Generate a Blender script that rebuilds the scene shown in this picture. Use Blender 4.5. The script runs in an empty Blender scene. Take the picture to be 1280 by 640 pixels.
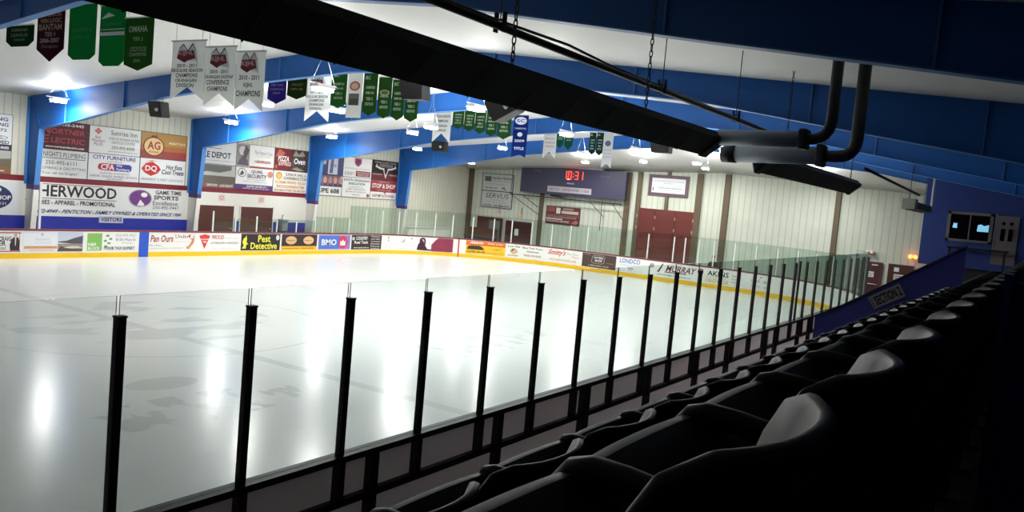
import bpy, bmesh, math, random
from mathutils import Vector, Matrix
random.seed(7)
SC = bpy.context.scene
COL = SC.collection

# ------------------------------------------------------------------ camera
F = 1047.9
CAM = Vector((0, -6.105, 4.011))
MR = ((0.54278, -0.83516, 0.08890), (0.01314, 0.11429, 0.99336), (0.83977, 0.53801, -0.07301))
cd = bpy.data.cameras.new('camera'); cam = bpy.data.objects.new('camera', cd); COL.objects.link(cam)
cd.sensor_width = 36; cd.lens = F * 36 / 1280; cd.clip_start = .02; cd.clip_end = 200
m = Matrix.Identity(4)
for i in range(3):
    m[i][0] = MR[0][i]; m[i][1] = MR[1][i]; m[i][2] = -MR[2][i]; m[i][3] = CAM[i]
cam.matrix_world = m
SC.camera = cam
SC.view_settings.view_transform = 'Standard'; SC.view_settings.look = 'None'
SC.view_settings.gamma = 1; SC.view_settings.use_curve_mapping = False
SC.view_settings.exposure = 0.0

# ------------------------------------------------------------------ materials
def lin(c):
    return tuple(((v / 255) / 12.92 if v <= 10 else (((v / 255) + .055) / 1.055) ** 2.4) for v in c)
MATS = {}
def mat(name, rgb=None, rough=.6, metal=0, emit=None, es=1, spec=.5, noise=0, nscale=8, bump=0, bscale=40, srgb=True):
    if name in MATS: return MATS[name]
    mt = bpy.data.materials.new(name); mt.use_nodes = True; MATS[name] = mt
    nt = mt.node_tree; b = nt.nodes['Principled BSDF']
    c = lin(rgb) if srgb and rgb else (rgb or (0, 0, 0))
    b.inputs['Base Color'].default_value = (*c, 1); b.inputs['Roughness'].default_value = rough
    b.inputs['Metallic'].default_value = metal; b.inputs['Specular IOR Level'].default_value = spec
    if emit:
        b.inputs['Emission Color'].default_value = (*lin(emit), 1); b.inputs['Emission Strength'].default_value = es
    if noise or bump:
        tc = nt.nodes.new('ShaderNodeTexCoord')
    if noise:
        n = nt.nodes.new('ShaderNodeTexNoise'); n.inputs['Scale'].default_value = nscale; n.inputs['Detail'].default_value = 5
        r = nt.nodes.new('ShaderNodeMapRange'); r.inputs[3].default_value = 1 - noise; r.inputs[4].default_value = 1 + noise
        mx = nt.nodes.new('ShaderNodeVectorMath'); mx.operation = 'SCALE'; mx.inputs[0].default_value = c
        nt.links.new(tc.outputs['Object'], n.inputs['Vector']); nt.links.new(n.outputs['Fac'], r.inputs[0])
        nt.links.new(r.outputs[0], mx.inputs['Scale']); nt.links.new(mx.outputs[0], b.inputs['Base Color'])
    if bump:
        n2 = nt.nodes.new('ShaderNodeTexNoise'); n2.inputs['Scale'].default_value = bscale; n2.inputs['Detail'].default_value = 4
        bp = nt.nodes.new('ShaderNodeBump'); bp.inputs['Strength'].default_value = bump; bp.inputs['Distance'].default_value = .02
        nt.links.new(tc.outputs['Object'], n2.inputs['Vector']); nt.links.new(n2.outputs['Fac'], bp.inputs['Height'])
        nt.links.new(bp.outputs[0], b.inputs['Normal'])
    return mt

def siding(name, rgb, axis, pitch=.305, dark=.62):
    """ribbed steel wall cladding: narrow grooves every pitch metres along one axis"""
    if name in MATS: return MATS[name]
    mt = mat(name, rgb, .55); nt = mt.node_tree; b = nt.nodes['Principled BSDF']; L = nt.links.new
    tc = nt.nodes.new('ShaderNodeTexCoord'); sx = nt.nodes.new('ShaderNodeSeparateXYZ')
    L(tc.outputs['Object'], sx.inputs[0])
    d = nt.nodes.new('ShaderNodeMath'); d.operation = 'DIVIDE'; d.inputs[1].default_value = pitch; L(sx.outputs[axis], d.inputs[0])
    fr = nt.nodes.new('ShaderNodeMath'); fr.operation = 'FRACT'; L(d.outputs[0], fr.inputs[0])
    r = nt.nodes.new('ShaderNodeValToRGB'); cr = r.color_ramp
    cr.elements[0].position = 0; cr.elements[0].color = (1, 1, 1, 1)
    cr.elements[1].position = 1; cr.elements[1].color = (1, 1, 1, 1)
    for p, v in ((.40, 1), (.47, dark), (.53, dark), (.60, 1)):
        e = cr.elements.new(p); e.color = (v, v, v, 1)
    L(fr.outputs[0], r.inputs[0])
    n = nt.nodes.new('ShaderNodeTexNoise'); n.inputs['Scale'].default_value = 1.3; n.inputs['Detail'].default_value = 6
    L(tc.outputs['Object'], n.inputs['Vector'])
    mr = nt.nodes.new('ShaderNodeMapRange'); mr.inputs[3].default_value = .9; mr.inputs[4].default_value = 1.08; L(n.outputs['Fac'], mr.inputs[0])
    v1 = nt.nodes.new('ShaderNodeVectorMath'); v1.operation = 'SCALE'; v1.inputs[0].default_value = lin(rgb); L(mr.outputs[0], v1.inputs['Scale'])
    v2 = nt.nodes.new('ShaderNodeVectorMath'); v2.operation = 'MULTIPLY'; L(v1.outputs[0], v2.inputs[0]); L(r.outputs[0], v2.inputs[1])
    L(v2.outputs[0], b.inputs['Base Color'])
    bp = nt.nodes.new('ShaderNodeBump'); bp.inputs['Strength'].default_value = .5; bp.inputs['Distance'].default_value = .02
    L(r.outputs[0], bp.inputs['Height']); L(bp.outputs[0], b.inputs['Normal'])
    return mt

def glassmat(name, tint, fac=1.0, rough=.02):
    if name in MATS: return MATS[name]
    mt = bpy.data.materials.new(name); mt.use_nodes = True; MATS[name] = mt
    nt = mt.node_tree; nt.nodes.clear(); L = nt.links.new
    o = nt.nodes.new('ShaderNodeOutputMaterial'); mx = nt.nodes.new('ShaderNodeMixShader')
    t = nt.nodes.new('ShaderNodeBsdfTransparent'); t.inputs[0].default_value = (*tint, 1)
    g = nt.nodes.new('ShaderNodeBsdfGlossy'); g.inputs['Roughness'].default_value = rough; g.inputs[0].default_value = (.9, .95, .93, 1)
    ge = nt.nodes.new('ShaderNodeNewGeometry'); dt = nt.nodes.new('ShaderNodeVectorMath'); dt.operation = 'DOT_PRODUCT'
    L(ge.outputs['Normal'], dt.inputs[0]); L(ge.outputs['Incoming'], dt.inputs[1])
    def mth(op, i0, i1=None, v1=None):
        q = nt.nodes.new('ShaderNodeMath'); q.operation = op
        if isinstance(i0, (int, float)): q.inputs[0].default_value = i0
        else: L(i0, q.inputs[0])
        if i1 is not None: L(i1, q.inputs[1])
        if v1 is not None: q.inputs[1].default_value = v1
        return q.outputs[0]
    c5 = mth('POWER', mth('SUBTRACT', 1.0, mth('ABSOLUTE', dt.outputs['Value'])), v1=5.0)
    fc = mth('MULTIPLY', mth('ADD', mth('MULTIPLY', c5, v1=.96), v1=.04), v1=fac)      # Schlick reflectance, same from both sides
    ex = mth('MINIMUM', mth('DIVIDE', 1.0, mth('ABSOLUTE', dt.outputs['Value'])), v1=9.0)       # longer way through the sheet at a grazing view
    cb = nt.nodes.new('ShaderNodeCombineColor')
    for k, tv in enumerate(tint): L(mth('POWER', tv, ex), cb.inputs[k])
    L(cb.outputs[0], t.inputs[0])
    L(fc, mx.inputs[0]); L(t.outputs[0], mx.inputs[1]); L(g.outputs[0], mx.inputs[2])
    L(mx.outputs[0], o.inputs[0])
    return mt

M_BLUE = mat('blue_steel_paint', (6, 88, 168), .5, noise=.12, nscale=3)
M_BLUEFL = mat('blue_flange_paint', (64, 122, 186), .45)
M_CREAM = siding('cream_siding', (218, 217, 200), 0, .305, .7)
M_ENDW = siding('grey_green_siding', (204, 209, 194), 1, .36, .74)
M_WHITEP = mat('white_wall_paint', (232, 230, 222), .6, noise=.03)
M_MAROON = mat('maroon_paint', (124, 22, 38), .5, noise=.06)
M_NAVYB = mat('royal_blue_paint', (38, 48, 158), .5, noise=.06)
M_BROWN = mat('brown_door_paint', (84, 40, 34), .55, noise=.12, nscale=5)
M_RUST = mat('rust_red_door', (98, 36, 29), .6, noise=.1, nscale=3)
M_DKMAR = mat('dark_maroon_door', (70, 22, 28), .5)
M_POSTB = mat('brown_beam', (94, 80, 60), .6, noise=.1)
M_ICE = mat('ice', (230, 234, 233), .21, spec=.35, noise=.03, nscale=.35)
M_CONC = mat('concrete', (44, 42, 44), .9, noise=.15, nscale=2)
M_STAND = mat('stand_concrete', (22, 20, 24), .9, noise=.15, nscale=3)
M_BOARD = mat('white_board_plastic', (240, 240, 236), .35)
M_KICK = mat('yellow_kickplate', (244, 196, 20), .4)
M_CAP = mat('dark_red_cap_rail', (120, 52, 60), .45)
M_BOARDBK = mat('board_backing', (156, 154, 152), .7, noise=.06, nscale=6)
def translucent(name, rgb, k):
    mt = bpy.data.materials.new(name); mt.use_nodes = True; MATS[name] = mt
    nt = mt.node_tree; nt.nodes.clear(); L = nt.links.new
    o = nt.nodes.new('ShaderNodeOutputMaterial'); mx = nt.nodes.new('ShaderNodeMixShader'); mx.inputs[0].default_value = k
    d = nt.nodes.new('ShaderNodeBsdfDiffuse'); t = nt.nodes.new('ShaderNodeBsdfTranslucent')
    for n in (d, t): n.inputs[0].default_value = (*lin(rgb), 1)
    L(d.outputs[0], mx.inputs[1]); L(t.outputs[0], mx.inputs[2]); L(mx.outputs[0], o.inputs[0]); return mt
M_BOARDBK = translucent('translucent_board_plastic', (206, 200, 202), .48)
M_FRAMEBK = mat('black_steel_frame', (24, 20, 24), .5)
M_PAD = mat('black_post_padding', (44, 36, 40), .55, noise=.1, nscale=10)
M_ALU = mat('white_aluminium_post', (226, 228, 224), .35)
M_GLASS = glassmat('clear_rink_glass', (.950, .966, .960), .8)
M_GLASSF = glassmat('green_tinted_glass', (.86, .915, .89), .55)
M_GEDGE = mat('glass_edge', (70, 84, 80), .2)
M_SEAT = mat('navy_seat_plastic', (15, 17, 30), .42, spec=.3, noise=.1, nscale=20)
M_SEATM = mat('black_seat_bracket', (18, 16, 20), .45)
M_HEAT = mat('black_heater_steel', (26, 22, 26), .5, metal=.0)
M_TUBE = mat('galvanised_tube', (168, 178, 188), .45, metal=.15)
M_PIPE = mat('dark_iron_pipe', (30, 28, 34), .5)
M_BLACK = mat('black_plastic', (9, 8, 11), .5)
M_WHITE = mat('white_print', (238, 238, 236), .5)
M_CEIL = mat('white_insulation', (226, 226, 222), .55, noise=.06, nscale=1.2, bump=.7, bscale=2.2)
M_LAMP = mat('lamp_glow', (255, 255, 255), .5, emit=(255, 252, 246), es=110)
M_LAMPB = mat('white_lamp_housing', (230, 232, 232), .4)
M_NBLUE = mat('navy_wall_paint', (16, 48, 122), .6, noise=.08)
M_PANEL = mat('blue_panel_paint', (112, 118, 228), .45, noise=.06)
M_TRIMW = mat('grey_white_trim', (108, 100, 104), .6)
M_WGLASS = mat('dark_window_glass', (10, 10, 12), .08)
M_SCORE = mat('scoreboard_face', (54, 52, 78), .5)

def CM(rgb, rough=.5):
    """flat printed colour"""
    return mat('print_%d_%d_%d' % rgb, rgb, rough)

# ------------------------------------------------------------------ mesh helpers
def obj(name, bm, mats, parent=None):
    me = bpy.data.meshes.new(name); bm.normal_update(); bm.to_mesh(me); bm.free()
    for x in (mats if isinstance(mats, (list, tuple)) else [mats]): me.materials.append(x)
    o = bpy.data.objects.new(name, me); COL.objects.link(o)
    if parent is not None:
        o.parent = parent
        o.matrix_parent_inverse = Matrix.Translation(-parent.location) if parent.rotation_euler[2] == 0 else Matrix.Identity(4)
    return o
def tag(o, label=None, cat=None, group=None, kind=None):
    if label: o['label'] = label
    if cat: o['category'] = cat
    if group: o['group'] = group
    if kind: o['kind'] = kind
    return o
def empty(name, label, cat, loc=(0, 0, 0), group=None):
    o = bpy.data.objects.new(name, None); COL.objects.link(o); o.location = loc; o.empty_display_size = .2
    return tag(o, label, cat, group)
def box(bm, a, b, mi=0, bev=0):
    x0, y0, z0 = a; x1, y1, z1 = b
    x0, x1 = min(x0, x1), max(x0, x1); y0, y1 = min(y0, y1), max(y0, y1); z0, z1 = min(z0, z1), max(z0, z1)
    v = [bm.verts.new(p) for p in ((x0, y0, z0), (x1, y0, z0), (x1, y1, z0), (x0, y1, z0), (x0, y0, z1), (x1, y0, z1), (x1, y1, z1), (x0, y1, z1))]
    fs = [bm.faces.new([v[i] for i in q]) for q in ((3, 2, 1, 0), (4, 5, 6, 7), (0, 1, 5, 4), (1, 2, 6, 5), (2, 3, 7, 6), (3, 0, 4, 7))]
    for f in fs: f.material_index = mi
    if bev:
        es = list({e for f in fs for e in f.edges})
        r = bmesh.ops.bevel(bm, geom=es, offset=bev, segments=2, affect='EDGES', profile=.5)
        for f in r['faces']: f.material_index = mi
    return fs
def BX(name, a, b, mats, parent=None, bev=0):
    bm = bmesh.new(); box(bm, a, b, 0, bev); return obj(name, bm, mats, parent)
def prism(bm, pts, ext, mi=0):
    """closed polygon (3D points) extruded by a vector"""
    e = Vector(ext); n = len(pts)
    lo = [bm.verts.new(Vector(p)) for p in pts]; hi = [bm.verts.new(Vector(p) + e) for p in pts]
    fs = [bm.faces.new(lo[::-1]), bm.faces.new(hi)]
    for i in range(n): fs.append(bm.faces.new((lo[i], lo[(i + 1) % n], hi[(i + 1) % n], hi[i])))
    for f in fs: f.material_index = mi
    bmesh.ops.recalc_face_normals(bm, faces=fs)
    return fs
def tube(bm, pts, r, seg=10, mi=0, cap=True, smooth=True):
    pts = [Vector(p) for p in pts]; rings = []; rr = r if isinstance(r, (list, tuple)) else [r] * len(pts)
    prev = None
    for i, p in enumerate(pts):
        d = (pts[min(i + 1, len(pts) - 1)] - pts[max(i - 1, 0)]).normalized()
        if prev is None:
            u = d.orthogonal().normalized()
        else:
            u = (prev - d * prev.dot(d)).normalized()
        prev = u; w = d.cross(u)
        rings.append([bm.verts.new(p + (u * math.cos(a) + w * math.sin(a)) * rr[i]) for a in [2 * math.pi * k / seg for k in range(seg)]])
    for i in range(len(rings) - 1):
        for k in range(seg):
            f = bm.faces.new((rings[i][k], rings[i][(k + 1) % seg], rings[i + 1][(k + 1) % seg], rings[i + 1][k])); f.material_index = mi; f.smooth = smooth
    if cap:
        bm.faces.new(rings[0][::-1]).material_index = mi; bm.faces.new(rings[-1]).material_index = mi
def TUBE(name, pts, r, mats, parent=None, seg=10):
    bm = bmesh.new(); tube(bm, pts, r, seg); return obj(name, bm, mats, parent)
def bend(a, b, c, r, n=6):
    """points of a rounded corner a-b-c"""
    a, b, c = Vector(a), Vector(b), Vector(c); p = b + (a - b).normalized() * r; q = b + (c - b).normalized() * r
    return [(1 - t) ** 2 * p + 2 * t * (1 - t) * b + t * t * q for t in [k / n for k in range(n + 1)]]
ORD = ['', 'first', 'second', 'third', 'fourth', 'fifth', 'sixth', 'seventh', 'eighth', 'ninth', 'tenth', 'eleventh', 'twelfth', 'thirteenth', 'fourteenth', 'fifteenth', 'sixteenth', 'seventeenth', 'eighteenth', 'nineteenth', 'twentieth']
def ordw(n):
    return ORD[n] if n <= 20 else 'twenty-' + ORD[n - 20] if n < 30 else 'thirtieth' if n == 30 else 'thirty-' + ORD[n - 30]

# ------------------------------------------------------------------ printed signs
TXT = {}
def text_mesh(s, bold):
    k = (s, bold)
    if k in TXT: return TXT[k]
    cu = bpy.data.curves.new('t', 'FONT'); cu.body = s; cu.offset = .022 if bold else 0; cu.resolution_u = 2
    o = bpy.data.objects.new('t', cu); COL.objects.link(o)
    me = bpy.data.meshes.new_from_object(o.evaluated_get(bpy.context.evaluated_depsgraph_get()))
    V = [v.co.copy() for v in me.vertices]; P = [tuple(p.vertices) for p in me.polygons]
    bpy.data.objects.remove(o); bpy.data.curves.remove(cu); bpy.data.meshes.remove(me)
    x0 = min(v.x for v in V); x1 = max(v.x for v in V); y0 = min(v.y for v in V); y1 = max(v.y for v in V)
    V = [((v.x - x0) / max(x1 - x0, 1e-6), (v.y - y0) / max(y1 - y0, 1e-6)) for v in V]
    TXT[k] = (V, P); return TXT[k]
def T(s, x0, y0, x1, y1, c, bold=True, slant=0): return ('t', s, x0, y0, x1, y1, c, bold, slant)
def Rr(x0, y0, x1, y1, c): return ('p', [(x0, y0), (x1, y0), (x1, y1), (x0, y1)], c)
def El(cx, cy, rx, ry, c, n=24): return ('p', [(cx + rx * math.cos(2 * math.pi * k / n), cy + ry * math.sin(2 * math.pi * k / n)) for k in range(n)], c)
def Po(pts, c): return ('p', pts, c)

def prints(parent, fn, items):
    """fn(u, v, d) maps unit sheet coords (v up) + height d above the sheet to the world; pictures and letters become two child meshes"""
    for nm, kinds in (('artwork', 'p'), ('lettering', 't')):
        bm = bmesh.new(); mats = []; nl = 0
        for i, it in enumerate(items):
            if it[0] != kinds: continue
            d = .004 + .0012 * i
            if it[0] == 'p':
                P = it[1]; c = it[2]
                us = [p[0] for p in P]
                F_ = [(P, None)]
            else:
                c = it[6]
            mm = CM(c)
            if mm not in mats: mats.append(mm)
            mi = mats.index(mm)
            if it[0] == 'p':
                pts = it[1]
                if len(pts) == 4 and max(us) - min(us) > .2:      # long rectangles follow a curved board
                    N = 8; a, b, cc, e = pts
                    lo = [bm.verts.new(fn(a[0] + (b[0] - a[0]) * k / N, a[1] + (b[1] - a[1]) * k / N, d)) for k in range(N + 1)]
                    hi = [bm.verts.new(fn(e[0] + (cc[0] - e[0]) * k / N, e[1] + (cc[1] - e[1]) * k / N, d)) for k in range(N + 1)]
                    for k in range(N): bm.faces.new((lo[k], lo[k + 1], hi[k + 1], hi[k])).material_index = mi
                else:
                    bm.faces.new([bm.verts.new(fn(p[0], p[1], d)) for p in pts]).material_index = mi
            else:
                _, s, x0, y0, x1, y1, c, bold, sl = it
                V, Pn = text_mesh(s, bold)
                vs = [bm.verts.new(fn(x0 + (x1 - x0) * (x + sl * y * (y1 - y0)), y0 + (y1 - y0) * y, d + .001)) for x, y in V]
                for p in Pn:
                    try: bm.faces.new([vs[k] for k in p]).material_index = mi
                    except ValueError: pass
            nl += 1
        if nl: obj(nm, bm, mats, parent)
        else: bm.free()

def wall_sign(name, label, cat, A, U, N, w, h, bg, items, group=None, th=.03, frame=None):
    """flat sign: A = lower-left corner, U = unit vector along its width, N = outward normal, upright"""
    A, U, N = Vector(A), Vector(U), Vector(N); Z = Vector((0, 0, 1))
    bm = bmesh.new()
    prism(bm, [A, A + U * w, A + U * w + Z * h, A + Z * h], N * th)
    root = obj(name, bm, CM(bg)); tag(root, label, cat, group)
    if frame:
        bm = bmesh.new(); t = frame[0]
        for (u0, u1, v0, v1) in ((-t, w + t, -t, 0), (-t, w + t, h, h + t), (-t, 0, 0, h), (w, w + t, 0, h)):
            prism(bm, [A + U * u0 + Z * v0, A + U * u1 + Z * v0, A + U * u1 + Z * v1, A + U * u0 + Z * v1], N * (th + (.03 if t > .05 else .012)))
        obj('frame', bm, CM(frame[1]), root)
    prints(root, lambda u, v, d: A + U * (u * w) + Z * (v * h) + N * (th + d), items)
    return root

# ================================================================== the place
D, W, R0 = 43.26, 26.0, 8.5          # end boards, far boards, corner radius
XW, YL, YR = 48.3, 29.0, -8.6        # end wall, left wall, wall behind the stands
RIDGE = 10.5
def zc(y): return 8.0 - .0925 * abs(y - RIDGE)

# ---- floor, walls, ceiling
fl = BX('floor', (-16, YR, -.3), (XW, YL, -.03), M_CONC); tag(fl, kind='structure')
bm = bmesh.new(); prism(bm, [(-16, YL, 0), (XW, YL, 0), (XW, YL, 6.6), (-16, YL, 6.6)], (0, .2, 0)); tag(obj('wall_left', bm, M_CREAM), kind='structure')
bm = bmesh.new(); prism(bm, [(XW, YL + .2, -.05), (XW, YR, -.05), (XW, YR, 6.6), (XW, RIDGE, 8.2), (XW, YL + .2, 6.6)], (.2, 0, 0)); tag(obj('wall_end', bm, M_ENDW), kind='structure')
tag(BX('wall_right', (-16, YR - .2, -.05), (XW, YR, 6.6), M_NBLUE), kind='structure')
tag(BX('wall_back', (-16.2, YR, -.05), (-16, YL, 8.2), M_NBLUE), kind='structure')
bm = bmesh.new()
xs = [-16 + 3.0 * k for k in range(20)] ; xs = [x for x in xs if x < 40.5] + [41.0, 43, 44.5, 46, 47.2, 48.3]
ys = [YR + (RIDGE - YR) * k / 10 for k in range(11)] + [RIDGE + (YL - RIDGE) * k / 10 for k in range(1, 11)]
def zceil(x, y):
    z = zc(y)
    if x > 41:
        t = (x - 41) / (XW - 41); ze = 6.42 - .045 * abs(y - RIDGE)
        z = z + (ze - z) * (t ** 2.0)
    return z
G = [[bm.verts.new((x, y, zceil(x, y))) for y in ys] for x in xs]
for i in range(len(xs) - 1):
    for j in range(len(ys) - 1):
        f = bm.faces.new((G[i][j], G[i][j + 1], G[i + 1][j + 1], G[i + 1][j])); f.smooth = True
ceil_o = obj('ceiling', bm, M_CEIL); tag(ceil_o, kind='structure')
sm = ceil_o.modifiers.new('thick', 'SOLIDIFY'); sm.thickness = .06; sm.offset = 1
# painted bands on the left wall (x -16 .. 34)
X_B = 33.2
for i, (z0, z1, mm) in enumerate(((-.03, 1.40, M_NAVYB), (1.40, 2.80, M_WHITEP), (2.80, 3.03, M_MAROON))):
    tag(BX('trim_%d' % (i + 1), (-16, YL - .03, z0), (X_B, YL, z1), mm), kind='structure')
# thin purlin wires across the ceiling underside
# ---- brown beams on the end wall
for i, (y, w, z0, z1) in enumerate(((28.75, .36, 0, 5.6), (22.84, .28, 0, 5.75), (16.6, .34, 0, 6.05), (15.85, .30, 0, 6.1), (13.95, .2, 5.9, 6.3), (13.98, .2, 3.9, 4.75), (11.95, .38, 0, 6.25), (10.25, .36, 0, 6.3), (4.0, .28, 0, 6.1))):
    tag(BX('trim_%d' % (i + 4), (XW - .12, y - w / 2, z0), (XW, y + w / 2, z1), M_POSTB), kind='structure')

# ---- portal frames
def frame_profile(k):
    # (y, z) of the underside from the left knee to the right knee
    if k == 0:
        return [(28.0, 4.95), (25.2, 5.45), (20, 6.4), (15.2, 6.92), (12, 7.3), (10.5, 7.4), (6.8, 7.2), (2.2, 6.80), (0, 6.47), (-2.35, 6.12), (-4.25, 5.85), (-5.7, 5.64), (-7.2, 5.2)]
    return [(28.0, 4.95), (25.2, 5.38), (20, 6.3), (15.1, 6.82), (11.4, 7.12), (9.5, 7.1), (6.8, 6.93), (.7, 6.41), (-1.4, 6.06), (-3, 5.8), (-5.5, 5.40), (-7.0, 4.95)]
FX = [10.2, 17.9, 25.5, 33.1, 40.7]
FL = ['nearest blue steel frame, its dark rafter crossing the top of the picture', 'second blue steel frame, standing left of the signs with the white trophy banner',
      'third blue steel frame, column between the brown apple sign and the tile store sign', 'fourth blue steel frame, column beside the pizza sign', 'farthest blue steel frame, column past the last sign rows']
FL[1] = 'second blue steel frame, column left of the maroon electric sign'
for k, x in enumerate(FX):
    root = empty('steel_frame', FL[k], 'steel frame', (x, YL, 0), 'blue frames across the rink')
    pr = frame_profile(k)
    top = [(YL, zc(YL) - .02), (RIDGE, zc(RIDGE) - .02), (YR, zc(YR) - .02)]
    # rafter web
    rw = bmesh.new()
    T_ = .016
    under = pr
    ups = [(y, zc(y) - .03) for y, z in under]
    for i in range(len(under) - 1):
        (y0, z0), (y1, z1) = under[i], under[i + 1]
        prism(rw, [(x - T_ / 2, y0, z0), (x - T_ / 2, y1, z1), (x - T_ / 2, y1, ups[i + 1][1]), (x - T_ / 2, y0, ups[i][1])], (T_, 0, 0))
    obj('rafter', rw, M_BLUE, root)
    fb = bmesh.new(); FW = .11
    for i in range(len(under) - 1):
        (y0, z0), (y1, z1) = under[i], under[i + 1]
        prism(fb, [(x - FW, y0, z0), (x - FW, y1, z1), (x - FW, y1, z1 - .022), (x - FW, y0, z0 - .022)], (2 * FW, 0, 0))
    obj('bottom_flange', fb, M_BLUEFL, root)
    # stiffener ribs on the web
    for y in ((26.3, 22.5, 18.6, 14.4, 6.4, 2.4, -1.6, -4.8)):
        for i in range(len(under) - 1):
            (y0, z0), (y1, z1) = under[i], under[i + 1]
            if y1 <= y <= y0:
                z = z0 + (z1 - z0) * (y - y0) / (y1 - y0); 
                dirn = -1 if y > RIDGE else 1
                sb = bmesh.new(); prism(sb, [(x - .06, y - .012, z), (x - .06, y + .012, z), (x - .06, y + .012, zc(y) - .05), (x - .06, y - .012, zc(y) - .05)], (.12, 0, 0)); obj('stiffener', sb, M_BLUEFL, root)
    for side in (1, -1):
        yo = YL - .035 if side > 0 else YR; yk = pr[0][0] if side > 0 else pr[-1][0]; zk = pr[0][1] if side > 0 else pr[-1][1]
        yb = 28.42 if side > 0 else -7.9
        cb = bmesh.new()
        prism(cb, [(x - T_ / 2, yo, 2.7), (x - T_ / 2, yb + (yk - yb) * .54, 2.7), (x - T_ / 2, yk, zk), (x - T_ / 2, yk, zc(yk) - .05), (x - T_ / 2, yo, zc(yo) - .05)], (T_, 0, 0))
        prism(cb, [(x - FW, yb + (yk - yb) * .54, 2.7), (x - FW, yb + (yk - yb) * .54 - side * .02, 2.7), (x - FW, yk - side * .02, zk), (x - FW, yk, zk)], (2 * FW, 0, 0), 1)
        prism(cb, [(x - FW, yo, 2.7), (x - FW, yo - side * .02, 2.7), (x - FW, yo - side * .02, zc(yo) - .1), (x - FW, yo, zc(yo) - .1)], (2 * FW, 0, 0), 1)
        prism(cb, [(x - .05, yk, zk), (x - .05, yk - side * .03, zk), (x - .05, yo - side * .03, zc(yo) - .1), (x - .05, yo, zc(yo) - .1)], (.10, 0, 0), 0)
        obj('column', cb, [M_BLUE, M_BLUEFL], root)
        bb = bmesh.new(); ym = yb + (yk - yb) * .54
        prism(bb, [(x - T_ / 2, yo, -.03), (x - T_ / 2, yb, -.03), (x - T_ / 2, ym, 2.5), (x - T_ / 2, yo, 2.5)], (T_, 0, 0))
        prism(bb, [(x - FW, yb, -.03), (x - FW, yb - side * .02, -.03), (x - FW, ym - side * .02, 2.5), (x - FW, ym, 2.5)], (2 * FW, 0, 0))
        obj('column_foot', bb, M_WHITEP if side > 0 else M_BLUE, root)
        bb = bmesh.new()
        prism(bb, [(x - T_ / 2, yo, 2.5), (x - T_ / 2, ym, 2.5), (x - T_ / 2, ym, 2.7), (x - T_ / 2, yo, 2.7)], (T_, 0, 0))
        prism(bb, [(x - FW, ym, 2.5), (x - FW, ym - side * .02, 2.5), (x - FW, ym - side * .02, 2.7), (x - FW, ym, 2.7)], (2 * FW, 0, 0))
        obj('column_band', bb, mat('purple_band_paint', (72, 44, 110), .5), root)

# ---- ice with its painted markings
ARC = R0 * math.pi / 2
S1 = D - R0; S2 = S1 + ARC; S3 = S2 + (W - 2 * R0); S4 = S3 + ARC
def path(s):
    """inner face of the boards: far side, end, near side. returns point and inward normal"""
    if s <= S1: return Vector((s, W, 0)), Vector((0, -1, 0))
    if s <= S2:
        a = (s - S1) / R0; c = Vector((S1, W - R0, 0)); d = Vector((math.sin(a), math.cos(a), 0)); return c + d * R0, -d
    if s <= S3: return Vector((D, W - R0 - (s - S2), 0)), Vector((-1, 0, 0))
    if s <= S4:
        a = (s - S3) / R0; c = Vector((S1, R0, 0)); d = Vector((math.cos(a), -math.sin(a), 0)); return c + d * R0, -d
    return Vector((S1 - (s - S4), 0, 0)), Vector((0, 1, 0))
SMIN = -9.0; SMAX = S4 + S1 + 9
SS = [SMIN + k * (S1 - SMIN) / 20 for k in range(20)] + [S1 + ARC * k / 20 for k in range(20)] + [S2 + (S3 - S2) * k / 6 for k in range(6)] + [S3 + ARC * k / 20 for k in range(20)] + [S4 + (SMAX - S4) * k / 20 for k in range(21)]
bm = bmesh.new()
lo = [bm.verts.new((path(s)[0].x, path(s)[0].y, -.03)) for s in SS]; hi = [bm.verts.new((path(s)[0].x, path(s)[0].y, 0)) for s in SS]
bm.faces.new(hi[::-1]); bm.faces.new(lo)
bmesh.ops.recalc_face_normals(bm, faces=bm.faces[:])
ice = obj('ice_sheet', bm, M_ICE); tag(ice, 'glossy white ice sheet filling the rink inside the boards', 'ice')
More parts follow.
